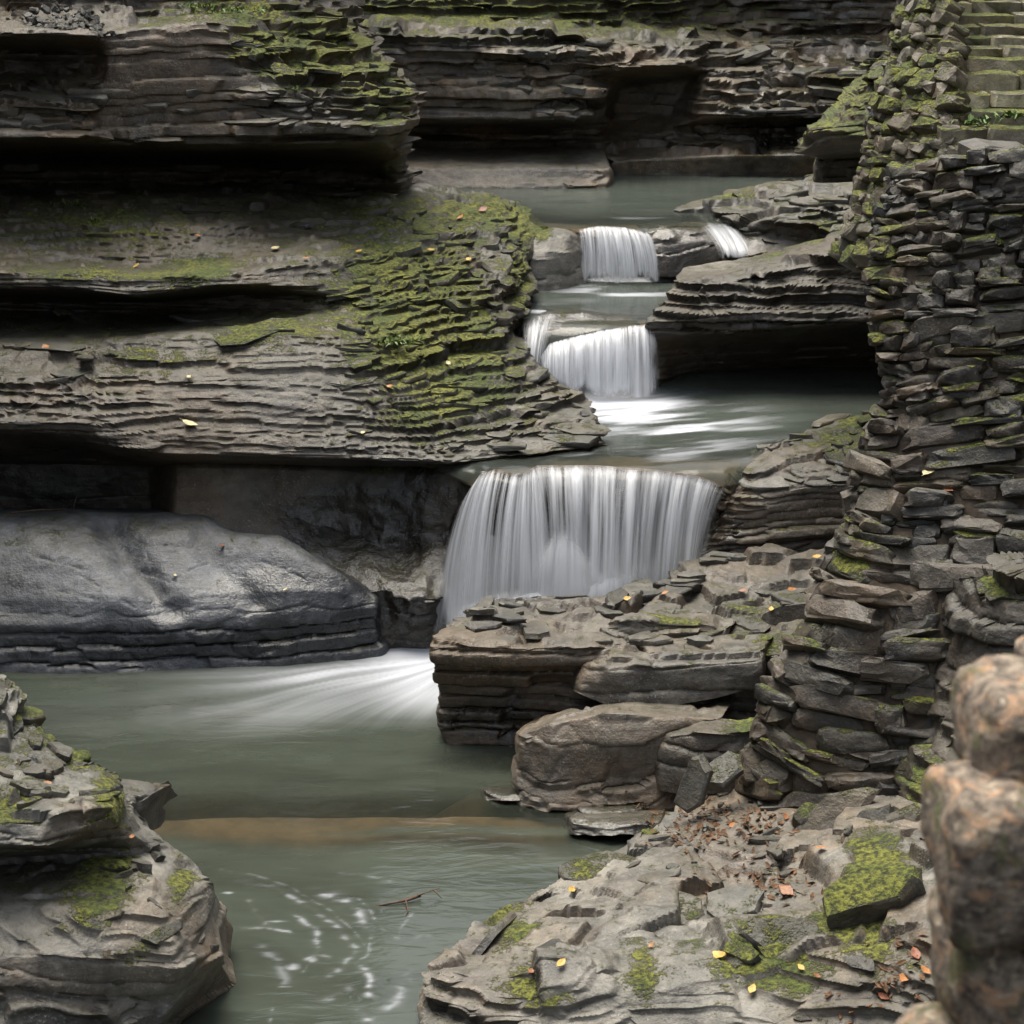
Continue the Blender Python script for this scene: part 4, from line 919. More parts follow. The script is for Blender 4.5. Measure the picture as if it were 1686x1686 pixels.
# the rooster tail where the water strikes a rock halfway down
curtain('splash', [(850, 960, 17.6), (885, 905, 17.58), (915, 872, 17.55), (935, 868, 17.53), (955, 895, 17.55), (985, 935, 17.58), (1030, 960, 17.6)], [(840, 1040, 17.4), (870, 1040, 17.35), (900, 1040, 17.3), (930, 1040, 17.28), (970, 1035, 17.3), (1010, 1030, 17.35), (1060, 1030, 17.4)],
    M_FALL1, lambda u, v: .3 + 0.65 * G(u, .5, .26) * sstep(0, .4, v), 911, big, nu=120, nv=60, fade=0.25, soft=True)

# the white boil where the sheet lands
curtain('boil', [(735, 1000, 17.58), (800, 975, 17.5), (870, 965, 17.45), (950, 950, 17.45), (1030, 930, 17.5), (1110, 905, 17.6)], [(700, 1068, 17.35), (790, 1068, 17.2), (870, 1062, 17.2), (950, 1058, 17.22), (1030, 1050, 17.3), (1120, 1040, 17.45)],
    M_FALL1, lambda u, v: .5 + .3 * v, 915, big, nu=140, nv=50, fade=0.4, soft=True)

mid = empty('waterfall')
tag(mid, 'middle white waterfall falling straight into the grey green pool beside the dark undercut bank', 'waterfall', 'falls down the gorge')
curtain('sheet', crest2, [(886, 618, 20.32), (905, 632, 20.28), (940, 648, 20.26), (990, 654, 20.28), (1040, 654, 20.3), (1086, 650, 20.35)], M_FALL2, lambda u, v: 0.42 + 0.35 * v - 0.15 * (u > .85) + .1 * G(u, .4, .3), 921, mid, throw=.2, nu=200, nv=60)
curtain('sheet', crest2, [(890, 620, 20.25), (905, 634, 20.22), (940, 650, 20.2), (990, 656, 20.22), (1040, 656, 20.25), (1084, 652, 20.3)], M_FALL2, lambda u, v: 0.2 + 0.35 * v, 925, mid, nu=200, nv=60, shift=(0, -.04, 0))
upf = empty('waterfall')
tag(upf, 'small upper waterfall in thin white strands beside the grey boulder', 'waterfall', 'falls down the gorge')
curtain('sheet', crest3, [(955, 462, 22.62), (990, 466, 22.6), (1045, 466, 22.6), (1090, 462, 22.62)], M_FALL2, lambda u, v: 0.2 + 0.25 * v + .12 * G(u, .45, .3), 931, upf, nu=160, nv=50)
curtain('sheet', crest3, [(957, 464, 22.58), (990, 467, 22.56), (1045, 467, 22.56), (1088, 463, 22.58)], M_FALL2, lambda u, v: 0.05 + 0.3 * v, 935, upf, nu=160, nv=50, shift=(0, -.03, 0))

# side chutes
chute = empty('waterfall')
tag(chute, 'narrow white chute sliding over rocks at the right of the upper fall', 'waterfall', 'falls down the gorge')
curtain('sheet', [(1135, 366, 23.25), (1160, 362, 23.3), (1190, 364, 23.3), (1205, 370, 23.25)], [(1180, 426, 22.55), (1200, 426, 22.5), (1225, 424, 22.5), (1245, 416, 22.6)], M_FALL2, lambda u, v: .35 + .25 * G(u, .5, .3) + .2 * v, 941, chute, nu=100, nv=50, soft=True)
slide = empty('waterfall')
tag(slide, 'thin bluish water slide over dark rock left of the middle fall', 'waterfall', 'falls down the gorge')
curtain('sheet', [(856, 530, 20.75), (880, 516, 20.85), (905, 508, 20.9), (925, 508, 20.9)], [(862, 606, 20.2), (872, 618, 20.18), (884, 622, 20.18), (898, 612, 20.22)], M_FALL2, lambda u, v: .3 + .2 * v, 945, slide, nu=100, nv=50, soft=True, fade=.3)
# ================================================================== STONE WORK AND LOOSE ROCKS
rng = random.Random(4)
def hull_mesh(name, pts, mat, rough=0.035, seed=0, cuts=2):
    bm = bmesh.new()
    for p in pts: bm.verts.new(p)
    r = bmesh.ops.convex_hull(bm, input=bm.verts)
    bmesh.ops.delete(bm, geom=[v for v in bm.verts if not v.link_faces], context='VERTS')
    bmesh.ops.recalc_face_normals(bm, faces=bm.faces)
    bmesh.ops.dissolve_limit(bm, angle_limit=R(12), verts=bm.verts, edges=bm.edges)
    bmesh.ops.triangulate(bm, faces=bm.faces)
    bmesh.ops.subdivide_edges(bm, edges=bm.edges, cuts=cuts, use_grid_fill=True)
    bm.normal_update()
    co = np.array([v.co[:] for v in bm.verts]); nn = np.array([v.normal[:] for v in bm.verts])
    d = rough * (fbm(co[:, 0] * 3.5 + seed, co[:, 1] * 3.5, co[:, 2] * 3.5, 4, seed) * 1.6 - 0.5 * np.abs(fbm(co[:, 0] * 6, co[:, 1] * 6 + seed, co[:, 2] * 6, 2, seed + 1)))
    for v, c in zip(bm.verts, co + nn * d[:, None]): v.co = c
    for f in bm.faces: f.smooth = True
    me = bpy.data.meshes.new(name); bm.to_mesh(me); bm.free()
    me.set_sharp_from_angle(angle=R(24))
    me.materials.append(mat)
    return me
def stone_mesh(seed, mat, cuts=2):
    """one hewn stone, 1 x 1 x 1: angular, with chipped corners"""
    r = random.Random(seed); pts = []
    for i in range(46):
        th = r.uniform(0, 2 * math.pi); cz = r.uniform(-1, 1)
        s = math.sqrt(1 - cz * cz); v = [s * math.cos(th), s * math.sin(th), cz]
        e = r.uniform(0.33, 0.55)
        v = [math.copysign(abs(c) ** e, c) for c in v]
        pts.append((0.5 * v[0] * r.uniform(.84, 1), 0.5 * v[1] * r.uniform(.84, 1), 0.5 * v[2] * r.uniform(.9, 1)))
    # taper to one side so that few stones are plain boxes
    k = r.uniform(-.45, .45); k2 = r.uniform(-.3, .3)
    pts = [(x, y, z * (1 + k * x * 1.4) + k2 * 0.25 * x) for x, y, z in pts]
    return hull_mesh('stone', pts, mat, .075, seed, cuts)
def slab_mesh(seed, mat):
    """one flat flake of shale, 1 x 1 x 1, with an angular outline and a broken, bevelled edge"""
    r = random.Random(seed); n = r.choice((6, 7, 8, 9)); pts = []
    a0 = r.uniform(0, 6)
    for i in range(n):
        a = a0 + (i + r.uniform(-.38, .38)) * 2 * math.pi / n
        rad = 0.5 * r.uniform(.72, 1.0) / max(abs(math.cos(a)), abs(math.sin(a))) ** 0.55
        x, y = rad * math.cos(a), rad * math.sin(a)
        i0, i1 = r.uniform(.8, .95), r.uniform(.86, 1)
        pts += [(x * i0, y * i0, .5 + r.uniform(-.06, .06)), (x, y, .25 + r.uniform(-.15, .1)), (x * i1, y * i1, -.5)]
    return hull_mesh('slab', pts, mat, .05, seed, 1)
STONES = [stone_mesh(100 + i, M_STONE, 2) for i in range(18)]
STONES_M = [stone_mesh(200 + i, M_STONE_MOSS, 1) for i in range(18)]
def inst(name, me, mtx, parent=None, mossy=0.0):
    o = bpy.data.objects.new(name, me); col.objects.link(o); o['mossy'] = float(mossy)
    if parent is not None: o.parent = parent
    o.matrix_world = mtx
    return o
def frame(c, tx, ty, tz, dims):
    m = Matrix.Identity(4)
    for k in range(3):
        m[k][0] = tx[k] * dims[0]; m[k][1] = ty[k] * dims[1]; m[k][2] = tz[k] * dims[2]; m[k][3] = c[k]
    return m

def build_wall(thing, lines, course, width, meshes, tilt, seed, depth=0.28, maxn=300, skip=None, proud=0.05, mossf=None):
    """lay stones in uneven courses over a wall face given by control lines; each stone is a part"""
    r = random.Random(seed)
    pos, _ = loft(lines, 6, 90, 6)
    core = pos + grid_normals(pos) * -0.035
    n = grid_normals(smooth_grid(pos, 8))
    core += n * (0.04 * fbm(pos[..., 0] * 5, pos[..., 1] * 5, pos[..., 2] * 5, 3, seed))[..., None]
    SURF.append(pos.reshape(-1, 3))
    o = grid_mesh('mortar_core', core, M_MORTAR, sharp=None, parent=thing)
    todo = []
    nv, nu = pos.shape[:2]
    mid = pos[:, nu // 3]
    vl = np.r_[0, np.cumsum(np.linalg.norm(np.diff(mid, axis=0), axis=1))]
    y = 0.0; cnt = 0
    while y < vl[-1]:
        f = y / vl[-1]
        hgt = r.uniform(*course(f))
        j = int(np.clip(np.searchsorted(vl, y + hgt / 2), 1, nv - 2))
        ul = np.r_[0, np.cumsum(np.linalg.norm(np.diff(pos[j], axis=0), axis=1))]
        x = -r.uniform(0, .2)
        while x < ul[-1]:
            w = r.uniform(*width(f))
            if r.random() < .18: w *= .55
            i = int(np.clip(np.searchsorted(ul, x + w / 2), 1, nu - 2))
            fu = i / nu
            c = pos[j, i]; nn = Vector(n[j, i]); tu = Vector(pos[j, min(i + 4, nu - 1)] - pos[j, max(i - 4, 0)]).normalized()
            tu = (tu - nn * tu.dot(nn)).normalized(); tv = nn.cross(tu)
            hh = hgt * r.choice((.7, .9, 1, 1, 1.1, 1.35))
            qx, qy = [float(q) for q in project(c)]
            if qx < 1725 and not (skip and skip(qx, qy)):
                a = R(tilt(f, fu) + r.gauss(0, 5))
                t1 = tu * math.cos(a) + tv * math.sin(a); t2 = -tu * math.sin(a) + tv * math.cos(a)
                # roll a little about the long axis so the faces catch the light differently
                b = R(r.gauss(0, 9)); n1 = nn * math.cos(b) + t2 * math.sin(b); t3 = t2 * math.cos(b) - nn * math.sin(b)
                cc = Vector(c) + nn * (r.uniform(-.04, proud) - depth * .32) + tv * r.gauss(0, .008)
                fl = r.choice((-1, 1))
                todo.append((w * hgt, mossf(qx, qy) + r.gauss(0, .12) if mossf else 0.0, r.choice(meshes), frame(cc, t1 * fl, n1 * fl, t3, (w * r.uniform(1.04, 1.2), depth * r.uniform(.8, 1.1), hh * 1.3))))
            x += w
        y += hgt * 0.93
    todo.sort(key=lambda q: -q[0])
    for a, ms, me, mx in todo[:maxn]: inst('stone', me, mx, thing, ms)
    if todo[maxn:]:
        bm = bmesh.new()
        for a, ms, me, mx in todo[maxn:]:
            n0 = len(bm.verts); bm.from_mesh(me); bm.verts.ensure_lookup_table()
            bmesh.ops.transform(bm, matrix=mx, verts=bm.verts[n0:])
        me = bpy.data.meshes.new('small_stones'); bm.to_mesh(me); bm.free(); me.materials.append(meshes[0].materials[0])
        o = bpy.data.objects.new('small_stones', me); col.objects.link(o); o.parent = thing; o['kind'] = 'stuff'; o['mossy'] = 0.2
    return len(todo)

wall = empty('stone_wall')
tag(wall, 'tall rough dry stone wall of brown grey slabs rising at the right edge above the ledge', 'stone wall')
w1 = [
    row([1300, 1232, 1215, 1290, 1400, 1520, 1660, 1800], [1330, 1330, 1305, 1345, 1335, 1310, 1290, 1280], [14.9, 14.4, 14.05, 13.75, 13.6, 13.5, 13.5, 13.5]),
    row([1330, 1262, 1245, 1330, 1440, 1540, 1660, 1800], [1150, 1150, 1160, 1180, 1175, 1150, 1120, 1100], [15.2, 14.6, 14.2, 13.95, 13.8, 13.75, 13.8, 13.8]),
    row([1380, 1325, 1312, 1400, 1500, 1600, 1700, 1800], [1020, 1025, 1040, 1040, 1020, 1000, 980, 970], [15.4, 14.8, 14.4, 14.1, 14.0, 13.95, 13.9, 13.9]),
    row([1450, 1398, 1386, 1450, 1540, 1620, 1720, 1800], [850, 855, 870, 870, 860, 850, 840, 830], [15.8, 15.2, 14.8, 14.5, 14.4, 14.3, 14.2, 14.2]),
    row([1480, 1425, 1408, 1480, 1560, 1640, 1720, 1800], [740, 745, 760, 760, 750, 740, 735, 730], [16.0, 15.4, 15.0, 14.7, 14.6, 14.5, 14.4, 14.4]),
    row([1530, 1475, 1458, 1510, 1580, 1650, 1720, 1800], [635, 640, 650, 645, 635, 630, 625, 620], [16.2, 15.7, 15.2, 14.95, 14.8, 14.75, 14.7, 14.7]),
    row([1500, 1450, 1436, 1500, 1580, 1650, 1720, 1800], [500, 505, 520, 515, 510, 505, 500, 500], [16.5, 16.0, 15.5, 15.2, 15.0, 14.95, 14.9, 14.9]),
    row([1500, 1445, 1428, 1500, 1580, 1650, 1720, 1800], [390, 395, 405, 400, 390, 385, 380, 375], [16.9, 16.4, 15.9, 15.5, 15.25, 15.15, 15.1, 15.1]),
    row([1520, 1480, 1470, 1520, 1585, 1650, 1720, 1800], [268, 272, 280, 275, 258, 250, 248, 246], [17.2, 16.8, 16.3, 15.9, 15.5, 15.35, 15.25, 15.2])]
n1 = build_wall(wall, w1, lambda f: (.07, .18) if f < .4 else ((.055, .13) if f < .6 else (.045, .11)), lambda f: (.26, .75) if f < .4 else ((.24, .66) if f < .6 else (.15, .46)), STONES, lambda f, u: (-14 if .2 < u else -4) * (1 - f) * (1 if f < .5 else .2), 5, skip=lambda x, y: x > 1600 and y > 960, mossf=lambda x, y: .12 + .35 * math.exp(-((x - 1450) / 60) ** 2 - ((y - 400) / 150) ** 2) + .3 * math.exp(-((x - 1640) / 70) ** 2 - ((y - 620) / 90) ** 2) + .2 * math.exp(-((x - 1650) / 60) ** 2 - ((y - 380) / 90) ** 2))
print('wall stones', n1)
but = empty('stone_wall')
tag(but, 'mossy yellow green stone wall of small stones carrying the stairs at top right', 'stone wall')
w2 = [
    row([1480, 1415, 1372, 1420, 1500, 1600], [470, 450, 430, 440, 440, 440], [18.2, 17.6, 17.1, 16.7, 16.4, 16.2]),
    row([1500, 1440, 1410, 1450, 1520, 1600], [340, 330, 325, 330, 320, 310], [18.5, 17.9, 17.4, 17.0, 16.7, 16.4]),
    row([1500, 1450, 1425, 1460, 1520, 1580], [240, 240, 240, 240, 240, 240], [18.7, 18.2, 17.8, 17.3, 16.9, 16.7]),
    row([1510, 1465, 1440, 1470, 1520, 1572], [150, 150, 155, 160, 160, 160], [19.0, 18.5, 18.1, 17.6, 17.3, 17.1]),
    row([1530, 1490, 1475, 1495, 1530, 1560], [70, 70, 75, 80, 80, 80], [19.4, 18.9, 18.5, 18.1, 17.8, 17.6]),
    row([1540, 1505, 1490, 1505, 1530, 1550], [-20, -20, -15, -10, -10, -10], [19.9, 19.4, 19.0, 18.6, 18.3, 18.1]),
    row([1540, 1505, 1490, 1505, 1530, 1550], [-160, -160, -155, -150, -150, -150], [20.5, 20.0, 19.6, 19.2, 18.9, 18.7])]
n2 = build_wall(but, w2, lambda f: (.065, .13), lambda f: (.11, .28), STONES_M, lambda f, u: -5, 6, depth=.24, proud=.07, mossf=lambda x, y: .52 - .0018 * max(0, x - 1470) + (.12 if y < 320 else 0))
print('buttress stones', n2)

# ---- stairs
stairs = empty('staircase')
tag(stairs, 'mossy stone stairs climbing at the top right corner', 'staircase')
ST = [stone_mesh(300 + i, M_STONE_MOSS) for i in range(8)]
def block_mesh(seed, mat):
    r = random.Random(seed); bm = bmesh.new()
    bmesh.ops.create_cube(bm, size=1)
    bmesh.ops.subdivide_edges(bm, edges=[e for e in bm.edges if abs(e.verts[0].co.x - e.verts[1].co.x) > .5], cuts=3, use_grid_fill=True)
    for v in bm.verts: v.co += Vector((r.uniform(-.03, .03), r.uniform(-.04, .04), r.uniform(-.09, .09)))
    bmesh.ops.bevel(bm, geom=[e for e in bm.edges if e.calc_face_angle(0) > .6], offset=.05, segments=1, affect='EDGES')
    me = bpy.data.meshes.new('step_stone'); bm.to_mesh(me); bm.free(); me.materials.append(mat); return me
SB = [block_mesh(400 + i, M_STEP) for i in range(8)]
ys_edge = [246, 206, 178, 150, 116, 92, 74, 57, 38, 20, -2, -24]
for i, (yb, yt) in enumerate(zip(ys_edge[:-1], ys_edge[1:])):
    Yd = 16.75 + 0.25 * i
    z1 = P(1600, yt + 5, Yd)[2]; z0 = P(1600, yb + 4, Yd)[2]
    x = P(1556 - (18 if i > 6 else 0) + rng.uniform(-12, 12), yt, Yd)[0]
    xe = P(1830, yt, Yd)[0]
    while x < xe:
        w = rng.uniform(.32, .75)
        h = (z1 - z0) * rng.uniform(.86, 1.05)
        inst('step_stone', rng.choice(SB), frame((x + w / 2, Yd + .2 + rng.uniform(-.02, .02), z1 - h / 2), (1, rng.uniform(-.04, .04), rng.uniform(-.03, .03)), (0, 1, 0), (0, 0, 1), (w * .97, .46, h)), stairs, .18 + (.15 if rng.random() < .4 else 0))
        x += w
CB = [block_mesh(420 + i, M_STONE) for i in range(3)]
# ---- capping slabs in front of the stairs
for i, (px, py, wpx, hpx, Yd) in enumerate(((1640, 262, 100, 50, 15.5), (1745, 258, 100, 44, 15.45), (1590, 300, 60, 60, 15.7))):
    c = P(px, py, Yd + .25)
    inst('cap_stone', CB[i], frame(c, (1, 0, 0), (0, 1, 0), (0, 0, 1), (wpx * Yd / F, .55, hpx * Yd / F)), wall)

# ---- rocks that stand free, each a thing of its own
def boulder(name, label, lines, mat=None, wl=(-0.03, 0.3, -0.1), wr=(0.03, 0.3, -0.1), back=(0, .35, -.3), cat='rock', group=None, **kw):
    lines = wrap_left(lines, *wl); lines = wrap_right(lines, *wr)
    lines = lines + [[off(p, *back) for p in lines[-1]]]
    d = dict(step=2.4, th=(.12, .3), A=.08, cell=.5, crev=.03, gen=.04, seed=len(bpy.data.objects), terr=.3, smooth=3); d.update(kw)
    o, p = rock_mass(name, lines, mat, **d)
    tag(o, label, cat, group)
    return o
boulder('boulder', 'large tan grey boulder with a sloping pale top standing in the pool below the ledge', [
    row([846, 900, 1000, 1090, 1180], [1325, 1335, 1340, 1335, 1325], [14.45, 14.3, 14.3, 14.35, 14.5], .4),
    row([846, 900, 1000, 1095, 1180], [1284, 1292, 1304, 1304, 1290], [14.55, 14.42, 14.38, 14.42, 14.6], .7),
    row([850, 905, 1000, 1095, 1180], [1262, 1272, 1284, 1282, 1265], [14.6, 14.46, 14.42, 14.46, 14.6], .7),
    row([852, 905, 1000, 1095, 1180], [1225, 1225, 1222, 1222, 1215], [14.66, 14.52, 14.48, 14.52, 14.65], .3),
    row([855, 905, 990, 1095, 1190], [1210, 1188, 1170, 1178, 1180], [14.72, 14.62, 14.6, 14.62, 14.7], .3),
    row([870, 925, 1020, 1110, 1200], [1196, 1176, 1156, 1164, 1165], [14.9, 14.9, 14.95, 14.95, 15], .4),
    row([900, 960, 1060, 1140, 1210], [1180, 1160, 1149, 1152, 1156], [15.25, 15.3, 15.35, 15.3, 15.3], .4)],
    M_PALE, tone0=.25, warm0=.35, tone=[(1000, 1300, 200, 14, -.6), (1050, 1160, 140, 12, .5)], seed=501)
boulder('boulder', 'mossy dark boulder wedged between the tan boulder and the stone wall', [
    row([1085, 1140, 1200, 1250], [1300, 1310, 1305, 1295], [14.4, 14.3, 14.25, 14.3], .5),
    row([1085, 1140, 1200, 1250], [1250, 1250, 1250, 1240], [14.45, 14.32, 14.28, 14.3], .6),
    row([1095, 1145, 1200, 1250], [1208, 1200, 1205, 1195], [14.5, 14.4, 14.35, 14.4], .6),
    row([1120, 1160, 1215, 1255], [1188, 1176, 1180, 1172], [14.8, 14.75, 14.7, 14.7], .5)], tone0=.15, moss=[(1140, 1200, 50, 30, .6), (1230, 1210, 30, 20, .7)], seed=502)
boulder('boulder', 'long grey block with cracked face lying on the ledge above the tan boulder', [
    row([950, 1010, 1090, 1180, 1260], [1140, 1165, 1165, 1150, 1130], [15.2, 15.1, 15.08, 15.1, 15.1], .5),
    row([955, 1010, 1090, 1180, 1260], [1118, 1128, 1135, 1120, 1105], [15.25, 15.12, 15.1, 15.12, 15.1], .6),
    row([965, 1010, 1090, 1180, 1260], [1092, 1092, 1096, 1086, 1078], [15.3, 15.18, 15.15, 15.16, 15.15], .5),
    row([990, 1030, 1100, 1190, 1265], [1070, 1064, 1074, 1066, 1058], [15.5, 15.42, 15.4, 15.4, 15.35], .6),
    row([1010, 1045, 1110, 1200, 1270], [1058, 1054, 1062, 1054, 1046], [15.75, 15.7, 15.7, 15.7, 15.6], .7)],
    M_PALE, tone0=.1, warm0=.1, A=.14, moss=[(1060, 1068, 60, 8, .4), (1270, 1060, 30, 20, .8)], seed=503)
boulder('boulder', 'brown block with mossy top edge at the back of the ledge below the white fall', [
    row([998, 1050, 1120, 1200], [1066, 1072, 1070, 1064], [15.75, 15.7, 15.7, 15.75], .5),
    row([998, 1050, 1120, 1200], [1040, 1044, 1044, 1040], [15.8, 15.74, 15.74, 15.78], .5),
    row([1008, 1050, 1120, 1205], [1020, 1016, 1022, 1030], [15.85, 15.8, 15.8, 15.82], .5),
    row([1025, 1060, 1130, 1215], [1010, 1005, 1010, 1022], [16.2, 16.2, 16.2, 16.15], .6)], M_PALE, tone0=.1, warm0=.2, moss=[(1100, 1026, 90, 8, .55), (1040, 1020, 30, 8, .4)], seed=504)
boulder('rock_shelf', 'pale smooth flat rock lying at the foot of the far cliff in the upper pool', [
    row([600, 700, 800, 900, 1000], [325, 328, 328, 326, 322], [25.5, 25.4, 25.35, 25.3, 25.4], .2),
    row([600, 700, 800, 900, 1004], [304, 306, 306, 303, 300], [25.55, 25.45, 25.4, 25.35, 25.45], .3),
    row([600, 700, 800, 870, 1008], [292, 296, 296, 294, 292], [25.6, 25.5, 25.5, 25.5, 25.55], .15),
    row([600, 700, 800, 870, 1008], [272, 274, 278, 274, 276], [25.7, 25.62, 25.62, 25.6, 25.6], .15),
    row([600, 700, 800, 875, 1000], [262, 264, 267, 265, 264], [26.0, 25.95, 25.95, 25.9, 25.9], .2)],
    M_PALE, tone0=.45, warm0=.25, tone=[(940, 285, 80, 20, -.5)], warm=[(940, 285, 80, 20, -.4)], back=(0, 1.2, 0), seed=505)
boulder('boulder', 'smooth grey boulder at the left of the thin upper fall', [
    row([865, 900, 935, 965], [492, 486, 476, 468], [22.2, 22.2, 22.35, 22.6], .3),
    row([866, 900, 935, 962], [466, 460, 448, 440], [22.25, 22.25, 22.4, 22.7], .4),
    row([868, 900, 935, 960], [425, 422, 415, 410], [22.35, 22.3, 22.45, 22.75], .3),
    row([875, 905, 935, 956], [392, 388, 385, 388], [22.6, 22.55, 22.65, 22.85], .3),
    row([885, 915, 938, 952], [374, 370, 372, 378], [23.0, 23.0, 23.0, 23.0], .3)], M_PALE, tone0=.2, moss=[(885, 375, 20, 12, .8), (868, 440, 12, 40, .6)], wet=[(930, 450, 40, 20, .5)], seed=506)
boulder('boulder', 'wet brown boulder between the two strands of the upper fall', [
    row([1072, 1110, 1150, 1185], [456, 456, 450, 440], [22.6, 22.6, 22.65, 22.75], .4),
    row([1070, 1110, 1150, 1190], [420, 424, 420, 415], [22.7, 22.65, 22.7, 22.8], .4),
    row([1066, 1105, 1150, 1195], [396, 394, 394, 396], [22.8, 22.74, 22.78, 22.85], .4),
    row([1060, 1100, 1150, 1190], [380, 376, 378, 382], [22.95, 22.9, 22.95, 23.0], .3),
    row([1050, 1095, 1140, 1180], [368, 366, 368, 372], [23.2, 23.2, 23.2, 23.2], .2)], tone0=.1, warm0=.3, wet0=.7, back=(0, .4, -.1), seed=507)
boulder('boulder', 'wet dark rock hump over which water slides above the middle fall', [
    row([858, 890, 930, 990, 1050], [620, 632, 600, 575, 566], [20.5, 20.45, 20.55, 20.66, 20.72], .3),
    row([860, 888, 928, 990, 1050], [570, 574, 562, 552, 546], [20.6, 20.52, 20.6, 20.66, 20.7], .4),
    row([868, 890, 930, 990, 1050], [535, 536, 535, 532, 530], [20.72, 20.66, 20.68, 20.72, 20.74], .4),
    row([880, 905, 940, 990, 1045], [516, 514, 514, 518, 520], [21.0, 20.95, 20.95, 20.9, 20.9], .3),
    row([890, 915, 950, 990, 1040], [506, 503, 503, 508, 512], [21.4, 21.3, 21.3, 21.2, 21.15], .3)], tone0=-.1, wet0=.9, gen=.1, back=(0, .3, -.2), seed=515)
boulder('rock_outcrop', 'moss covered outcrop with a black hollow under it left of the mossy wall', [
    row([1345, 1380, 1420, 1480], [300, 300, 298, 296], [20.0, 20.0, 20.0, 19.6], .3),
    row([1350, 1380, 1420, 1480], [262, 258, 256, 254], [19.9, 19.9, 19.9, 19.4], .3),
    row([1322, 1370, 1420, 1480], [256, 232, 228, 222], [19.0, 18.7, 18.5, 18.4], .9),
    row([1325, 1370, 1420, 1480], [236, 208, 200, 190], [19.1, 18.8, 18.6, 18.5], 1),
    row([1360, 1390, 1430, 1490], [200, 180, 165, 150], [19.4, 19.1, 18.9, 18.7], 1),
    row([1395, 1420, 1450, 1490], [165, 142, 120, 100], [20, 19.6, 19.3, 19.1], 1),
    row([1440, 1452, 1470, 1500], [110, 98, 85, 70], [20.8, 20.4, 20.0, 19.6], 1)], tone0=.2, warm0=.15, moss0=.45, th=(.06, .14), A=.2, cell=.3, wl=(.05, .6, 0), wr=(.1, .3, 0), back=(0, .6, -.1), seed=508)
boulder('rock_outcrop', 'dark rock outcrop right of the stone wall with the damp cleft beside it', [
    row([1500, 1560, 1640, 1760], [1400, 1410, 1400, 1390], [12.9, 12.7, 12.6, 12.5], .6),
    row([1500, 1560, 1640, 1760], [1310, 1290, 1270, 1260], [13.2, 13.0, 12.9, 12.8], .8),
    row([1515, 1580, 1640, 1760], [1230, 1200, 1180, 1160], [13.45, 13.25, 13.1, 13.0], .8),
    row([1545, 1600, 1650, 1760], [1140, 1110, 1090, 1080], [13.65, 13.45, 13.3, 13.1], .8),
    row([1570, 1610, 1660, 1760], [1050, 1000, 980, 970], [13.8, 13.6, 13.45, 13.3], 1),
    row([1580, 1620, 1660, 1760], [950, 930, 920, 900], [14.0, 13.8, 13.7, 13.5], 1)], tone0=.05, warm0=.1, th=(.1, .26), A=.14, cell=.4, moss=[(1640, 960, 40, 25, .7), (1540, 1300, 50, 50, .95), (1630, 1200, 50, 60, .6), (1480, 1300, 30, 30, .5)], dip=(.15, 0), wr=(.1, .3, 0), terr=.5, seed=509)
boulder('boulder', 'angular dark grey stone overhanging the pool from the mossy foreground rock', [
    row([170, 205, 235, 250], [1380, 1385, 1378, 1368], [12.35, 12.3, 12.35, 12.45], .4),
    row([172, 205, 238, 254], [1340, 1345, 1340, 1325], [12.25, 12.15, 12.2, 12.4], .4),
    row([176, 206, 240, 257], [1305, 1310, 1312, 1302], [12.3, 12.2, 12.22, 12.4], .4),
    row([180, 208, 238, 252], [1276, 1278, 1284, 1290], [12.6, 12.55, 12.5, 12.55], .4)], M_PALE, tone0=-.2, gen=.06, seed=510)
for lab, pts, sd in (
    ('thin wet slab lying at the water edge beside the leaning stone', [(985, 1352, 13.9, 110, 26)], 511), ('low dark slab awash left of the wet shore slab', [(985, 1326, 14.25, 80, 16)], 512), ('dark stone awash in the pool at the foot of the tan boulder', [(822, 1302, 14.55, 66, 18)], 513)):
    px, py, Y, wp, hp = pts[0]
    boulder('slab', lab, [row([px - wp * .45, px + wp * .1, px + wp * .55, px + wp], [py + hp * .9] * 4, [Y, Y - .1, Y - .1, Y], .4),
        row([px - wp * .45, px + wp * .1, px + wp * .55, px + wp], [py, py + 6, py + 3, py], [Y + .05, Y - .03, Y - .03, Y + .05], .5),
        row([px - wp * .25, px + wp * .2, px + wp * .6, px + wp], [py - hp * .55, py - hp * .6, py - hp * .75, py - hp * .8], [Y + .3, Y + .3, Y + .35, Y + .4], .4)],
        M_PALE, tone0=.1 if sd == 511 else -.4, wet0=.65, th=(.02, .05), A=.05, seed=sd, cat='stone')
SLABM = [slab_mesh(600 + i, M_SLAB) for i in range(18)]

ALL = np.concatenate(SURF); AX, AY = project(ALL)
def hit(px, py, rad=4.0):
    """the nearest rock surface seen at a photo pixel"""
    for k in (1, 2, 4):
        m = (np.abs(AX - px) < rad * k) & (np.abs(AY - py) < rad * k)
        if m.any():
            c = ALL[m]; return Vector(c[np.argmin(c[:, 1])])
    return None

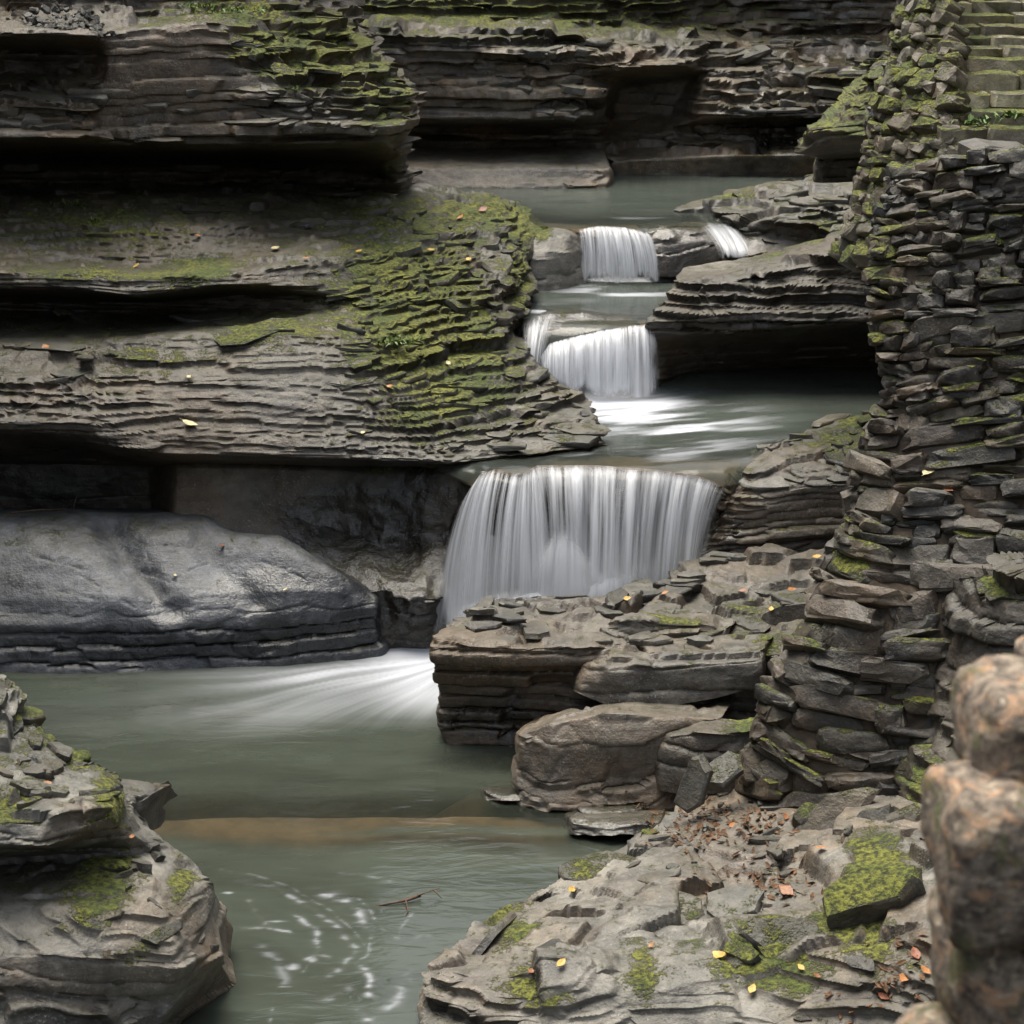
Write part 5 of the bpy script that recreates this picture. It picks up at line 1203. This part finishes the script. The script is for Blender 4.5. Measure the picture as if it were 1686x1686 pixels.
TREE = [(pos_, grid_normals(smooth_grid(pos_, 6))) for pos_ in ()]
def scatter(parent, pos, box, n, wpx, tpx, seed, tilt=6, follow=0.3, lift=0.05, sink=0.42, yaw=18, name='slab', keep=None):
    """broken plates of shale lying on or sticking out of one mass of rock; parts of it"""
    r = random.Random(seed)
    X_, Y_ = project(pos); nn = grid_normals(smooth_grid(pos, 12))
    vis = (X_ > box[0]) & (X_ < box[2]) & (Y_ > box[1]) & (Y_ < box[3]) & (nn[..., 2] > -0.2) & (nn[..., 1] < 0.55)
    ii = np.argwhere(vis)
    if len(ii) == 0: return
    mo = MOSSOF[parent.name]
    for q in range(n):
        j, i = ii[r.randrange(len(ii))]
        if keep and not keep(X_[j, i], Y_[j, i]): continue
        c = Vector(pos[j, i]); nv_ = Vector(nn[j, i])
        s = c.y / F
        w = r.uniform(*wpx) * s * (0.6 + 1.0 * r.random() ** 2); t = r.uniform(*tpx) * s; d = w * r.uniform(.35, .6)
        upv = (Vector((0, 0, 1)) * (1 - follow) + nv_ * follow + Vector((r.gauss(0, R(tilt)), r.gauss(0, R(tilt)), 0))).normalized()
        tan = nv_.cross(Vector((0, 0, 1)))
        if tan.length < .2: tan = Vector((1, 0, 0))
        a = R(r.gauss(0, yaw)); tan = Vector((tan.x * math.cos(a) - tan.y * math.sin(a), tan.x * math.sin(a) + tan.y * math.cos(a), 0))
        ty = upv.cross(tan).normalized(); tx = ty.cross(upv).normalized()
        hz = Vector((nv_.x, nv_.y, 0))
        c = c - hz * d * sink + upv * t * lift
        inst(name, r.choice(SLABM), frame(c, tx, ty, upv, (w, d, t)), parent, float(mo[j, i]) * .9)
scatter(O_ML, ml_pos, (560, 340, 985, 745), 150, (30, 95), (5, 13), 1)
scatter(O_ML, ml_pos, (0, 310, 560, 740), 46, (50, 160), (4, 9), 2, keep=lambda x, y: not (170 < x < 620 and 590 < y < 740) and not (180 < x < 560 and 375 < y < 500))
scatter(O_UL, ul_pos, (390, 55, 690, 238), 80, (30, 95), (6, 16), 3)
scatter(O_UL, ul_pos, (0, 150, 390, 240), 16, (60, 150), (8, 18), 4)
scatter(O_FL, fl_pos, (760, 905, 1380, 1062), 75, (40, 130), (6, 15), 5)
scatter(O_FR, fr_pos, (760, 1400, 1545, 1686), 14, (80, 200), (8, 18), 6, tilt=3, follow=.8, lift=-.1)
scatter(O_FR, fr_pos, (1040, 1300, 1400, 1440), 44, (20, 70), (5, 12), 7, tilt=10, follow=.6)
scatter(O_KL, kl_pos, (0, 1110, 240, 1340), 34, (50, 130), (10, 24), 8, tilt=10, follow=.6)
scatter(O_KL, kl_pos, (180, 1380, 360, 1640), 22, (30, 90), (10, 24), 9, tilt=14, follow=.6)
scatter(O_FAR, far_pos, (690, 60, 1010, 205), 50, (30, 80), (6, 14), 10)
scatter(O_FAR, far_pos, (1170, 60, 1480, 230), 90, (25, 80), (5, 13), 11)
scatter(O_RB, rb_pos, (1210, 680, 1470, 800), 34, (35, 110), (6, 14), 12, follow=.5)
scatter(O_HB, hb_pos, (1150, 285, 1420, 400), 26, (30, 80), (6, 14), 13, follow=.5)
# ================================================================== LEANING SLABS, PARAPET, LEAVES, TWIGS, PLANTS
def basis(normal, along):
    n = Vector(normal).normalized(); t = Vector(along); t = (t - n * t.dot(n)).normalized()
    return t, n.cross(t), n
for lab, px, py, Y, along, nrm, dims in (
    ('grey slab leaning upright between the tan boulder and the wall foot', 1142, 1292, 13.75, (.35, .1, 1), (-.75, -.65, .3), (.48, .30, .07)),
    ('pale grey slab tilted beside the upright one at the wall foot', 1190, 1268, 13.95, (.8, .2, .5), (-.4, -.5, .8), (.34, .3, .08)),
    ('long dark slab leaning against the foot of the stone wall', 1370, 1352, 13.2, (1, .3, .62), (-.35, -.75, .6), (.75, .34, .1)),
    ('sharp edged slab with a mossy rim leaning below the long dark one', 1425, 1385, 12.9, (1, .35, .85), (-.5, -.75, .45), (.66, .36, .11)),
    ('slab leaning furthest right of the group below the wall', 1480, 1390, 12.75, (.8, .3, 1), (-.6, -.7, .4), (.6, .36, .12)),
    ('small dark block at the wall foot beside the brown litter', 1335, 1348, 13.3, (1, 0, -.1), (0, -.3, 1), (.26, .24, .13))):
    t, b_, n_ = basis(nrm, along)
    o = inst('slab', rng.choice(SLABM), frame(P(px, py, Y), t, b_, n_, dims), None, .22)
    tag(o, lab, 'slab', 'slabs leaning at the foot of the wall')
for lab, px, py, Y, tx, nrm, dims, ms in (
    ('moss covered block with dark underside on the right of the foreground rock', 1440, 1480, 11.6, (1, .1, .25), (-.35, -.25, 1), (.8, .5, .24), .42),
    ('pale lozenge shaped flagstone in the middle of the foreground rock', 1210, 1490, 12.25, (1, .2, .2), (-.15, -.2, 1), (.46, .4, .06), .05),
    ('pale flagstone left of the lozenge shaped one', 1120, 1500, 12.25, (1, -.1, .1), (-.1, -.25, 1), (.34, .36, .06), .1),
    ('pale slab with an undercut edge at the far end of the foreground rock', 985, 1432, 13.15, (1, .2, .05), (-.05, -.1, 1), (.6, .42, .09), .15),
    ('flat slab with a thick front edge beside the leaf litter', 1140, 1452, 12.85, (1, 0, 0), (0, -.1, 1), (.36, .28, .09), .05),
    ('small moss topped stone low on the foreground rock', 1070, 1378, 13.75, (1, 0, 0), (0, 0, 1), (.14, .14, .09), .9)):
    t, b_, n_ = basis(nrm, tx)
    o = inst('slab', rng.choice(SLABM), frame(P(px, py, Y), t, b_, n_, dims), None, ms)
    tag(o, lab, 'slab', 'slabs on the foreground rock')

# ---- near parapet, out of focus at the right edge
M_NEAR = bpy.data.materials.new('parapet_stone'); t_ = nt(M_NEAR); g_ = N(t_)
out_ = g_.new('ShaderNodeOutputMaterial'); b_ = g_.new('ShaderNodeBsdfPrincipled'); geo_ = g_.new('ShaderNodeNewGeometry'); ps_ = geo_.outputs['Position']
c_ = g_.mix(g_.ramp(g_.noise(ps_, 22, 6, .65), .35, .68), (.07, .056, .045), (.30, .24, .18))
c_ = g_.mix(g_.ramp(g_.noise(g_.mapping(ps_, (1, 1, 1.6)), 14, 5, .6, .6), .5, .66), c_, (.36, .22, .13))
c_ = g_.mix(g_.ramp(g_.noise(g_.mapping(ps_, (1, 1, 2), (4, 2, 1)), 18, 5, .6, .4), .56, .7), c_, (.46, .38, .28))
c_ = g_.mix(g_.math('MULTIPLY', g_.ramp(g_.noise(g_.mapping(ps_, (1, 1, 1), (9, 5, 7)), 9, 4, .6), .54, .66), .7), c_, (.09, .10, .03))
g_.link(c_, b_.inputs['Base Color']); b_.inputs['Roughness'].default_value = .9
bp_ = g_.new('ShaderNodeBump'); bp_.inputs['Strength'].default_value = .9; bp_.inputs['Distance'].default_value = .02
g_.link(g_.noise(ps_, 40, 6, .65), bp_.inputs['Height']); g_.link(bp_.outputs[0], b_.inputs['Normal']); g_.link(b_.outputs[0], out_.inputs[0])
par = empty('stone_parapet')
tag(par, 'blurred near stone parapet at the right edge of the picture', 'parapet')
def round_stone(seed, mat):
    bm = bmesh.new(); bmesh.ops.create_icosphere(bm, subdivisions=4, radius=.5)
    co = np.array([v.co[:] for v in bm.verts])
    co = np.sign(co) * (np.abs(co) * 2) ** .5 / 2
    co = co * (1 + .34 * fbm(co[:, 0] * 3 + seed, co[:, 1] * 3, co[:, 2] * 3, 5, seed))[:, None]
    for v, c in zip(bm.verts, co): v.co = c
    for f in bm.faces: f.smooth = True
    me = bpy.data.meshes.new('stone'); bm.to_mesh(me); bm.free(); me.materials.append(mat); return me
for i, (px, py, wp, hp, Y, ms) in enumerate(((1650, 1395, 215, 255, 4.5, .1), (1665, 1195, 155, 165, 4.7, .3), (1745, 1270, 150, 240, 4.6, .1), (1640, 1610, 190, 230, 4.55, .1), (1760, 1600, 180, 300, 4.5, .1), (1600, 1780, 260, 200, 4.45, .1), (1800, 1420, 200, 340, 4.6, 0), (1790, 1160, 180, 180, 4.8, .2), (1640, 1930, 320, 200, 4.5, 0), (1830, 1800, 240, 340, 4.5, 0))):
    s_ = Y / F
    inst('stone', round_stone(700 + i, M_NEAR), frame(P(px, py, Y + .15), (1, rng.uniform(-.1, .1), rng.uniform(-.15, .15)), (0, 1, 0), (rng.uniform(-.1, .1), 0, 1), (wp * s_ * 1.16, .4, hp * s_ * 1.2)), par, ms)
c = P(1720, 1800, 4.8)
core = round_stone(750, M_MORTAR); inst('mortar_core', core, frame(P(1760, 1560, 4.8), (1, 0, 0), (0, 1, 0), (0, 0, 1), (.36, .35, 1.1)), par)

# ---- fallen leaves
def leaf_mat(name, c):
    m = bpy.data.materials.new(name); t = nt(m); g = N(t)
    out = g.new('ShaderNodeOutputMaterial'); b = g.new('ShaderNodeBsdfPrincipled')
    tc = g.new('ShaderNodeTexCoord'); n = g.noise(tc.outputs['Object'], 6, 4)
    g.link(g.mix(g.ramp(n, .35, .7), tuple(x * .55 for x in c), c), b.inputs['Base Color']); b.inputs['Roughness'].default_value = .55
    g.link(b.outputs[0], out.inputs[0]); return m
LM = {'yellow': leaf_mat('leaf_yellow', (.6, .36, .06)), 'orange': leaf_mat('leaf_orange', (.42, .17, .045)), 'brown': leaf_mat('leaf_brown', (.30, .12, .045)), 'red': leaf_mat('leaf_red', (.27, .08, .03)), 'pale': leaf_mat('leaf_pale', (.6, .52, .28))}
def leaf_mesh(seed, mat):
    r = random.Random(seed); n = 7; V = []; Fc = []
    cu = r.uniform(.1, .35)
    for i in range(n):
        t = i / (n - 1); w = .30 * math.sin(math.pi * min(1, t * 1.05)) ** .8 * (1 + r.uniform(-.12, .12)); z = cu * (t - .5) ** 2
        V += [(t - .5, -w, z + .12 * w + r.uniform(-.02, .02)), (t - .5, 0, z), (t - .5, w, z + .12 * w + r.uniform(-.02, .02))]
    for i in range(n - 1):
        a = i * 3; Fc += [(a, a + 3, a + 4, a + 1), (a + 1, a + 4, a + 5, a + 2)]
    # stalk
    k = len(V); V += [(-.5, -.015, cu * .25), (-.5, .015, cu * .25), (-.72, 0, cu * .4)]; Fc.append((k, k + 1, k + 2))
    me = bpy.data.meshes.new('fallen_leaf'); me.from_pydata(V, [], Fc); me.materials.append(mat); me.update(); return me
LV = {k: [leaf_mesh(i, m) for i in range(3)] for k, m in LM.items()}
def leaf(px, py, kind, size, label, group='fallen leaves'):
    h = hit(px, py)
    if h is None: return
    r = random.Random(px * 31 + py); a = r.uniform(0, 6.28)
    n_ = Vector((r.gauss(0, .25), r.gauss(-.25, .2), 1)).normalized()
    t, b_, n_ = basis(n_, (math.cos(a), math.sin(a), 0))
    s_ = size * h.y / F
    o = inst('fallen_leaf', LV[kind][r.randrange(3)], frame(h + Vector((0, -.015, .02)), t, b_, n_, (s_, s_, s_)))
    tag(o, label, 'leaf', group)
LEAVES = [
    (711, 412, 'yellow', 14, 'small yellow leaf on the ledge top near the mossy nose beside the upper fall'), (775, 430, 'yellow', 14, 'yellow leaf just below the mossy nose of the left ledge'), (590, 412, 'yellow', 13, 'yellow leaf on the pale bed of the left ledge'), (452, 407, 'pale', 22, 'pale cream leaf on the left ledge above the brown face'), (505, 424, 'orange', 12, 'orange leaf near the brown face of the left ledge'),
    (797, 345, 'red', 18, 'red brown leaf on the moss at the rear of the left ledge'), (762, 358, 'orange', 14, 'orange leaf near the red brown one at the rear of the ledge'), (328, 387, 'orange', 12, 'lone orange leaf above the mossy shelf at left'), (72, 570, 'orange', 20, 'orange leaf beneath the dark hollow at far left'), (227, 437, 'yellow', 14, 'yellow leaf on the mossy shelf at left'),
    (310, 697, 'pale', 30, 'long pale green leaf on the dark lower left ledge'), (308, 622, 'pale', 12, 'small pale leaf on the grey face of the left ledge'), (595, 712, 'pale', 12, 'small pale leaf low on the left ledge above the wet wall'), (640, 637, 'orange', 14, 'orange leaf in the mossy middle of the left ledge'), (740, 598, 'pale', 12, 'small pale leaf on the mossy beds beside the middle fall'),
    (1034, 985, 'yellow', 15, 'bright yellow leaf on the wet ledge before the big fall'), (1098, 975, 'orange', 14, 'orange leaf on the ledge right of the yellow one'), (1300, 972, 'orange', 24, 'orange leaf standing on the ledge near the stone wall'), (1340, 920, 'yellow', 16, 'yellow leaf on the ledge just left of the stone wall'), (1220, 975, 'brown', 16, 'brown leaf in a crack of the ledge top'), (1272, 1008, 'yellow', 14, 'yellow leaf at the mossy end of the ledge'),
    (291, 947, 'pale', 10, 'tiny pale leaf on the smooth grey rock by the pool'), (472, 970, 'pale', 9, 'tiny cream leaf on the right end of the smooth grey rock'), (455, 795, 'yellow', 14, 'yellow leaf on the wet wall under the ledge'), (362, 898, 'red', 12, 'red leaf in the notch of the smooth grey rock'),
    (943, 1468, 'yellow', 20, 'yellow leaf in the gully at the far end of the foreground rock'), (922, 1585, 'yellow', 24, 'yellow leaf on the pale lip above the mossy face'), (872, 1598, 'brown', 18, 'curled brown leaf on the pale lip left of the yellow one'), (1068, 1555, 'orange', 14, 'orange leaf on the flagstones in the foreground'), (1183, 1572, 'yellow', 40, 'large yellow orange leaf on the foreground flagstones'), (1235, 1629, 'yellow', 24, 'yellow leaf on the moss bottom right of centre'),
    (1240, 1535, 'orange', 26, 'orange leaf near the mossy block'), (1205, 1358, 'orange', 22, 'orange leaf on the brown litter by the wall foot'), (1348, 1395, 'orange', 22, 'orange leaf beside the leaning slabs'), (1315, 1592, 'yellow', 18, 'yellow leaf on the grey rock near the bottom'), (1510, 1570, 'red', 30, 'red leaf nearest the blurred parapet'), (1485, 1610, 'orange', 30, 'orange leaf below the red one near the parapet'), (1520, 1597, 'orange', 26, 'orange leaf touching the shade of the parapet'), (1490, 1440, 'brown', 40, 'brown curled leaf on the mossy slope by the parapet'), (1450, 1640, 'red', 24, 'narrow red leaf at the bottom right'), (1345, 1605, 'brown', 16, 'brown leaf in a crack near the bottom'), (1290, 1465, 'brown', 36, 'folded brown leaf standing between the flagstones'), (1250, 1470, 'orange', 20, 'orange leaf left of the folded brown one'),
    (82, 1288, 'orange', 16, 'orange leaf on the left foreground slab'), (95, 1300, 'pale', 18, 'pale leaf beside the orange one on the left foreground slab'), (220, 1383, 'orange', 14, 'small orange leaf on the left rock above the pale face'), (35, 1255, 'yellow', 12, 'yellow leaf on the mossy top of the left rock'),
    (1290, 1345, 'brown', 20, 'brown leaf against the lowest stones of the wall'), (1525, 778, 'pale', 34, 'dry tan leaf caught on the stone wall'), (1605, 520, 'orange', 26, 'dry orange leaf stuck high on the stone wall'), (1555, 810, 'brown', 22, 'brown leaf below the tan one on the stone wall')]
for L_ in LEAVES: leaf(*L_)
# leaf litter on the soil and in the cracks: nobody could count it
lit = bmesh.new(); r = random.Random(77)
for q in range(420):
    if q < 260: px, py = r.gauss(1190, 65), r.gauss(1352, 24)
    elif q < 360: px, py = r.gauss(1250, 60), r.gauss(1450, 20)
    else: px, py = r.gauss(1455, 50), r.gauss(1590, 50)
    h = hit(px, py)
    if h is None or h.y > 15 or h.y < 9: continue
    me = LV[r.choice(('brown', 'brown', 'orange', 'red'))][r.randrange(3)]
    n0 = len(lit.verts); lit.from_mesh(me); lit.verts.ensure_lookup_table()
    a = r.uniform(0, 6.28); t, b_, n_ = basis((r.gauss(0, .5), r.gauss(0, .5), 1), (math.cos(a), math.sin(a), 0)); s_ = r.uniform(.03, .075)
    bmesh.ops.transform(lit, matrix=frame(h + Vector((0, 0, .01)), t, b_, n_, (s_, s_ * r.uniform(.3, .9), s_)), verts=lit.verts[n0:])
me = bpy.data.meshes.new('leaf_litter'); lit.to_mesh(me); lit.free(); me.materials.append(simple_mat('litter', (.045, .024, .012), (.17, .085, .038), 30, .9, .2))
o = bpy.data.objects.new('leaf_litter', me); col.objects.link(o); tag(o, 'brown leaf litter and crumbs lying at the foot of the wall and in the cracks', 'leaf litter', kind='stuff')

# ---- sticks
M_TWIG = simple_mat('twig_bark', (.04, .022, .012), (.13, .07, .04), 40, .8, .4)
def tube(name, pts, rad, mat, sides=6):
    V = []; Fc = []
    pts = [Vector(p) for p in pts]
    for i, p in enumerate(pts):
        d = (pts[min(i + 1, len(pts) - 1)] - pts[max(i - 1, 0)]).normalized()
        u_ = d.orthogonal().normalized(); v_ = d.cross(u_)
        rr_ = rad * (1 - .75 * i / (len(pts) - 1))
        for k in range(sides):
            a = 2 * math.pi * k / sides; V.append(p + (u_ * math.cos(a) + v_ * math.sin(a)) * rr_)
    for i in range(len(pts) - 1):
        for k in range(sides): Fc.append((i * sides + k, i * sides + (k + 1) % sides, (i + 1) * sides + (k + 1) % sides, (i + 1) * sides + k))
    Fc.append(tuple(range(sides))[::-1]); Fc.append(tuple(range(len(V) - sides, len(V))))
    return mesh_obj(name, V, Fc, mat, smooth=True)
tw = tube('twig', [W(692, 1474, .03), W(670, 1482, .02), W(640, 1488, .01), W(605, 1494, -.01)], .014, M_TWIG)
for q in ([W(680, 1478, .02), W(700, 1470, .06), W(725, 1462, .05)], [W(668, 1482, .02), W(672, 1500, .01), W(668, 1508, 0)], [W(715, 1466, .06), W(728, 1480, .02)]):
    b_ = tube('branch', q, .006, M_TWIG); b_.parent = tw
tag(tw, 'brown twig half floating in the near pool among froth', 'twig')
for i, (p0, p1, rd, lab) in enumerate((((0, 832), (60, 836), .012, 'short straw coloured stick at the far left above the smooth rock'), ((15, 845), (110, 838), .009, 'long thin stick lying on the smooth rock under the ledge'), ((120, 842), (127, 815), .005, 'thin stem standing up from the smooth rock'), ((80, 838), (102, 852), .008, 'short dark stick crossing the long one'), ((5, 352), (32, 372), .012, 'dark stick lying at far left on the middle ledge'))):
    a = hit(*p0) or Vector(P(*p0, 18.2)); Yq = a.y - .06
    A_, B_ = Vector(P(*p0, Yq)), Vector(P(*p1, Yq + .03))
    o = tube('stick', [A_, A_.lerp(B_, .5) + Vector((0, 0, .012)), B_], rd, M_TWIG); tag(o, lab, 'stick')

# ---- rubble on the upper left shelf
rb_ = bmesh.new(); r = random.Random(9)
for q in range(230):
    px = r.gauss(100, 45); py = 60 - abs(r.gauss(0, 20)) - max(0, 20 - abs(px - 100) * .4) * r.random()
    if not 10 < px < 190 or py < -5: continue
    h = Vector(P(px, py, 20.95 + (60 - py) * .012 + r.uniform(-.03, .03)))
    me = SLABM[r.randrange(len(SLABM))]; n0 = len(rb_.verts); rb_.from_mesh(me); rb_.verts.ensure_lookup_table()
    a = r.uniform(0, 6.28); t, b_, n_ = basis((r.gauss(0, .7), r.gauss(0, .7), 1), (math.cos(a), math.sin(a), 0)); w = r.uniform(.04, .12)
    bmesh.ops.transform(rb_, matrix=frame(h, t, b_, n_, (w, w * .8, w * .35)), verts=rb_.verts[n0:])
me = bpy.data.meshes.new('rubble'); rb_.to_mesh(me); rb_.free(); me.materials.append(M_SLAB)
o = bpy.data.objects.new('rubble', me); col.objects.link(o); tag(o, 'heap of broken grey shale flakes on the upper left shelf', 'rubble', kind='stuff')

# ---- small plants
M_LEAFG = leaf_mat('plant_leaf', (.11, .20, .03)); M_FERN = leaf_mat('tuft_leaf', (.10, .15, .025))
def plant(name, label, px, py, n, size, spread, seed, mat, Y=None):
    r = random.Random(seed); h = hit(px, py) if Y is None else Vector(P(px, py, Y))
    if h is None: return
    root = empty(name, h); V = []; Fc = []; SV = []
    for q in range(n):
        a = r.uniform(0, 6.28); el = r.uniform(.25, 1.2); L_ = size * r.uniform(.5, 1)
        d = Vector((math.cos(a) * math.cos(el), math.sin(a) * math.cos(el) - .25, math.sin(el))).normalized()
        b0 = Vector((r.gauss(0, spread), r.gauss(0, spread * .5), 0)); sd_ = d.cross(Vector((0, 0, 1))).normalized() * L_ * .16
        k = len(V); m_ = b0 + d * L_ * .6; e_ = b0 + d * L_ - Vector((0, 0, L_ * .15))
        V += [b0, m_ - sd_, e_, m_ + sd_]; Fc.append((k, k + 1, k + 2, k + 3))
    o = mesh_obj('leaves', V, Fc, mat, root)
    st = mesh_obj('stem', [(-.004, 0, -.03), (.004, 0, -.03), (.003, 0, size * .5), (-.003, 0, size * .5), (0, .006, size * .2)], [(0, 1, 2, 3), (1, 4, 2), (0, 3, 4)], M_TWIG, root)
    tag(root, label, 'plant')
plant('moss_tuft', 'feathery dark green moss tuft on the middle left ledge', 640, 560, 260, .09, .16, 1, M_FERN)
plant('plant', 'bright green seedlings on top of the upper left cliff', 390, 18, 60, .12, .2, 2, M_LEAFG)
plant('plant', 'small green plant at the top edge beside the seedlings', 330, 12, 30, .1, .08, 3, M_LEAFG)
plant('plant', 'tiny green sprout under the mossy tier of the upper cliff', 488, 150, 14, .07, .03, 4, M_LEAFG)
plant('plant', 'green sprout at the left edge of the middle ledge', 120, 335, 22, .09, .06, 5, M_LEAFG)
plant('plant', 'second green sprout further along the middle ledge', 155, 362, 16, .07, .04, 6, M_LEAFG)
plant('plant', 'green weeds rooted beside the lowest stair', 1610, 205, 40, .12, .08, 7, M_LEAFG, 16.85)
plant('plant', 'green weeds at the right end of the lower stairs', 1672, 195, 40, .12, .08, 8, M_LEAFG, 16.8)
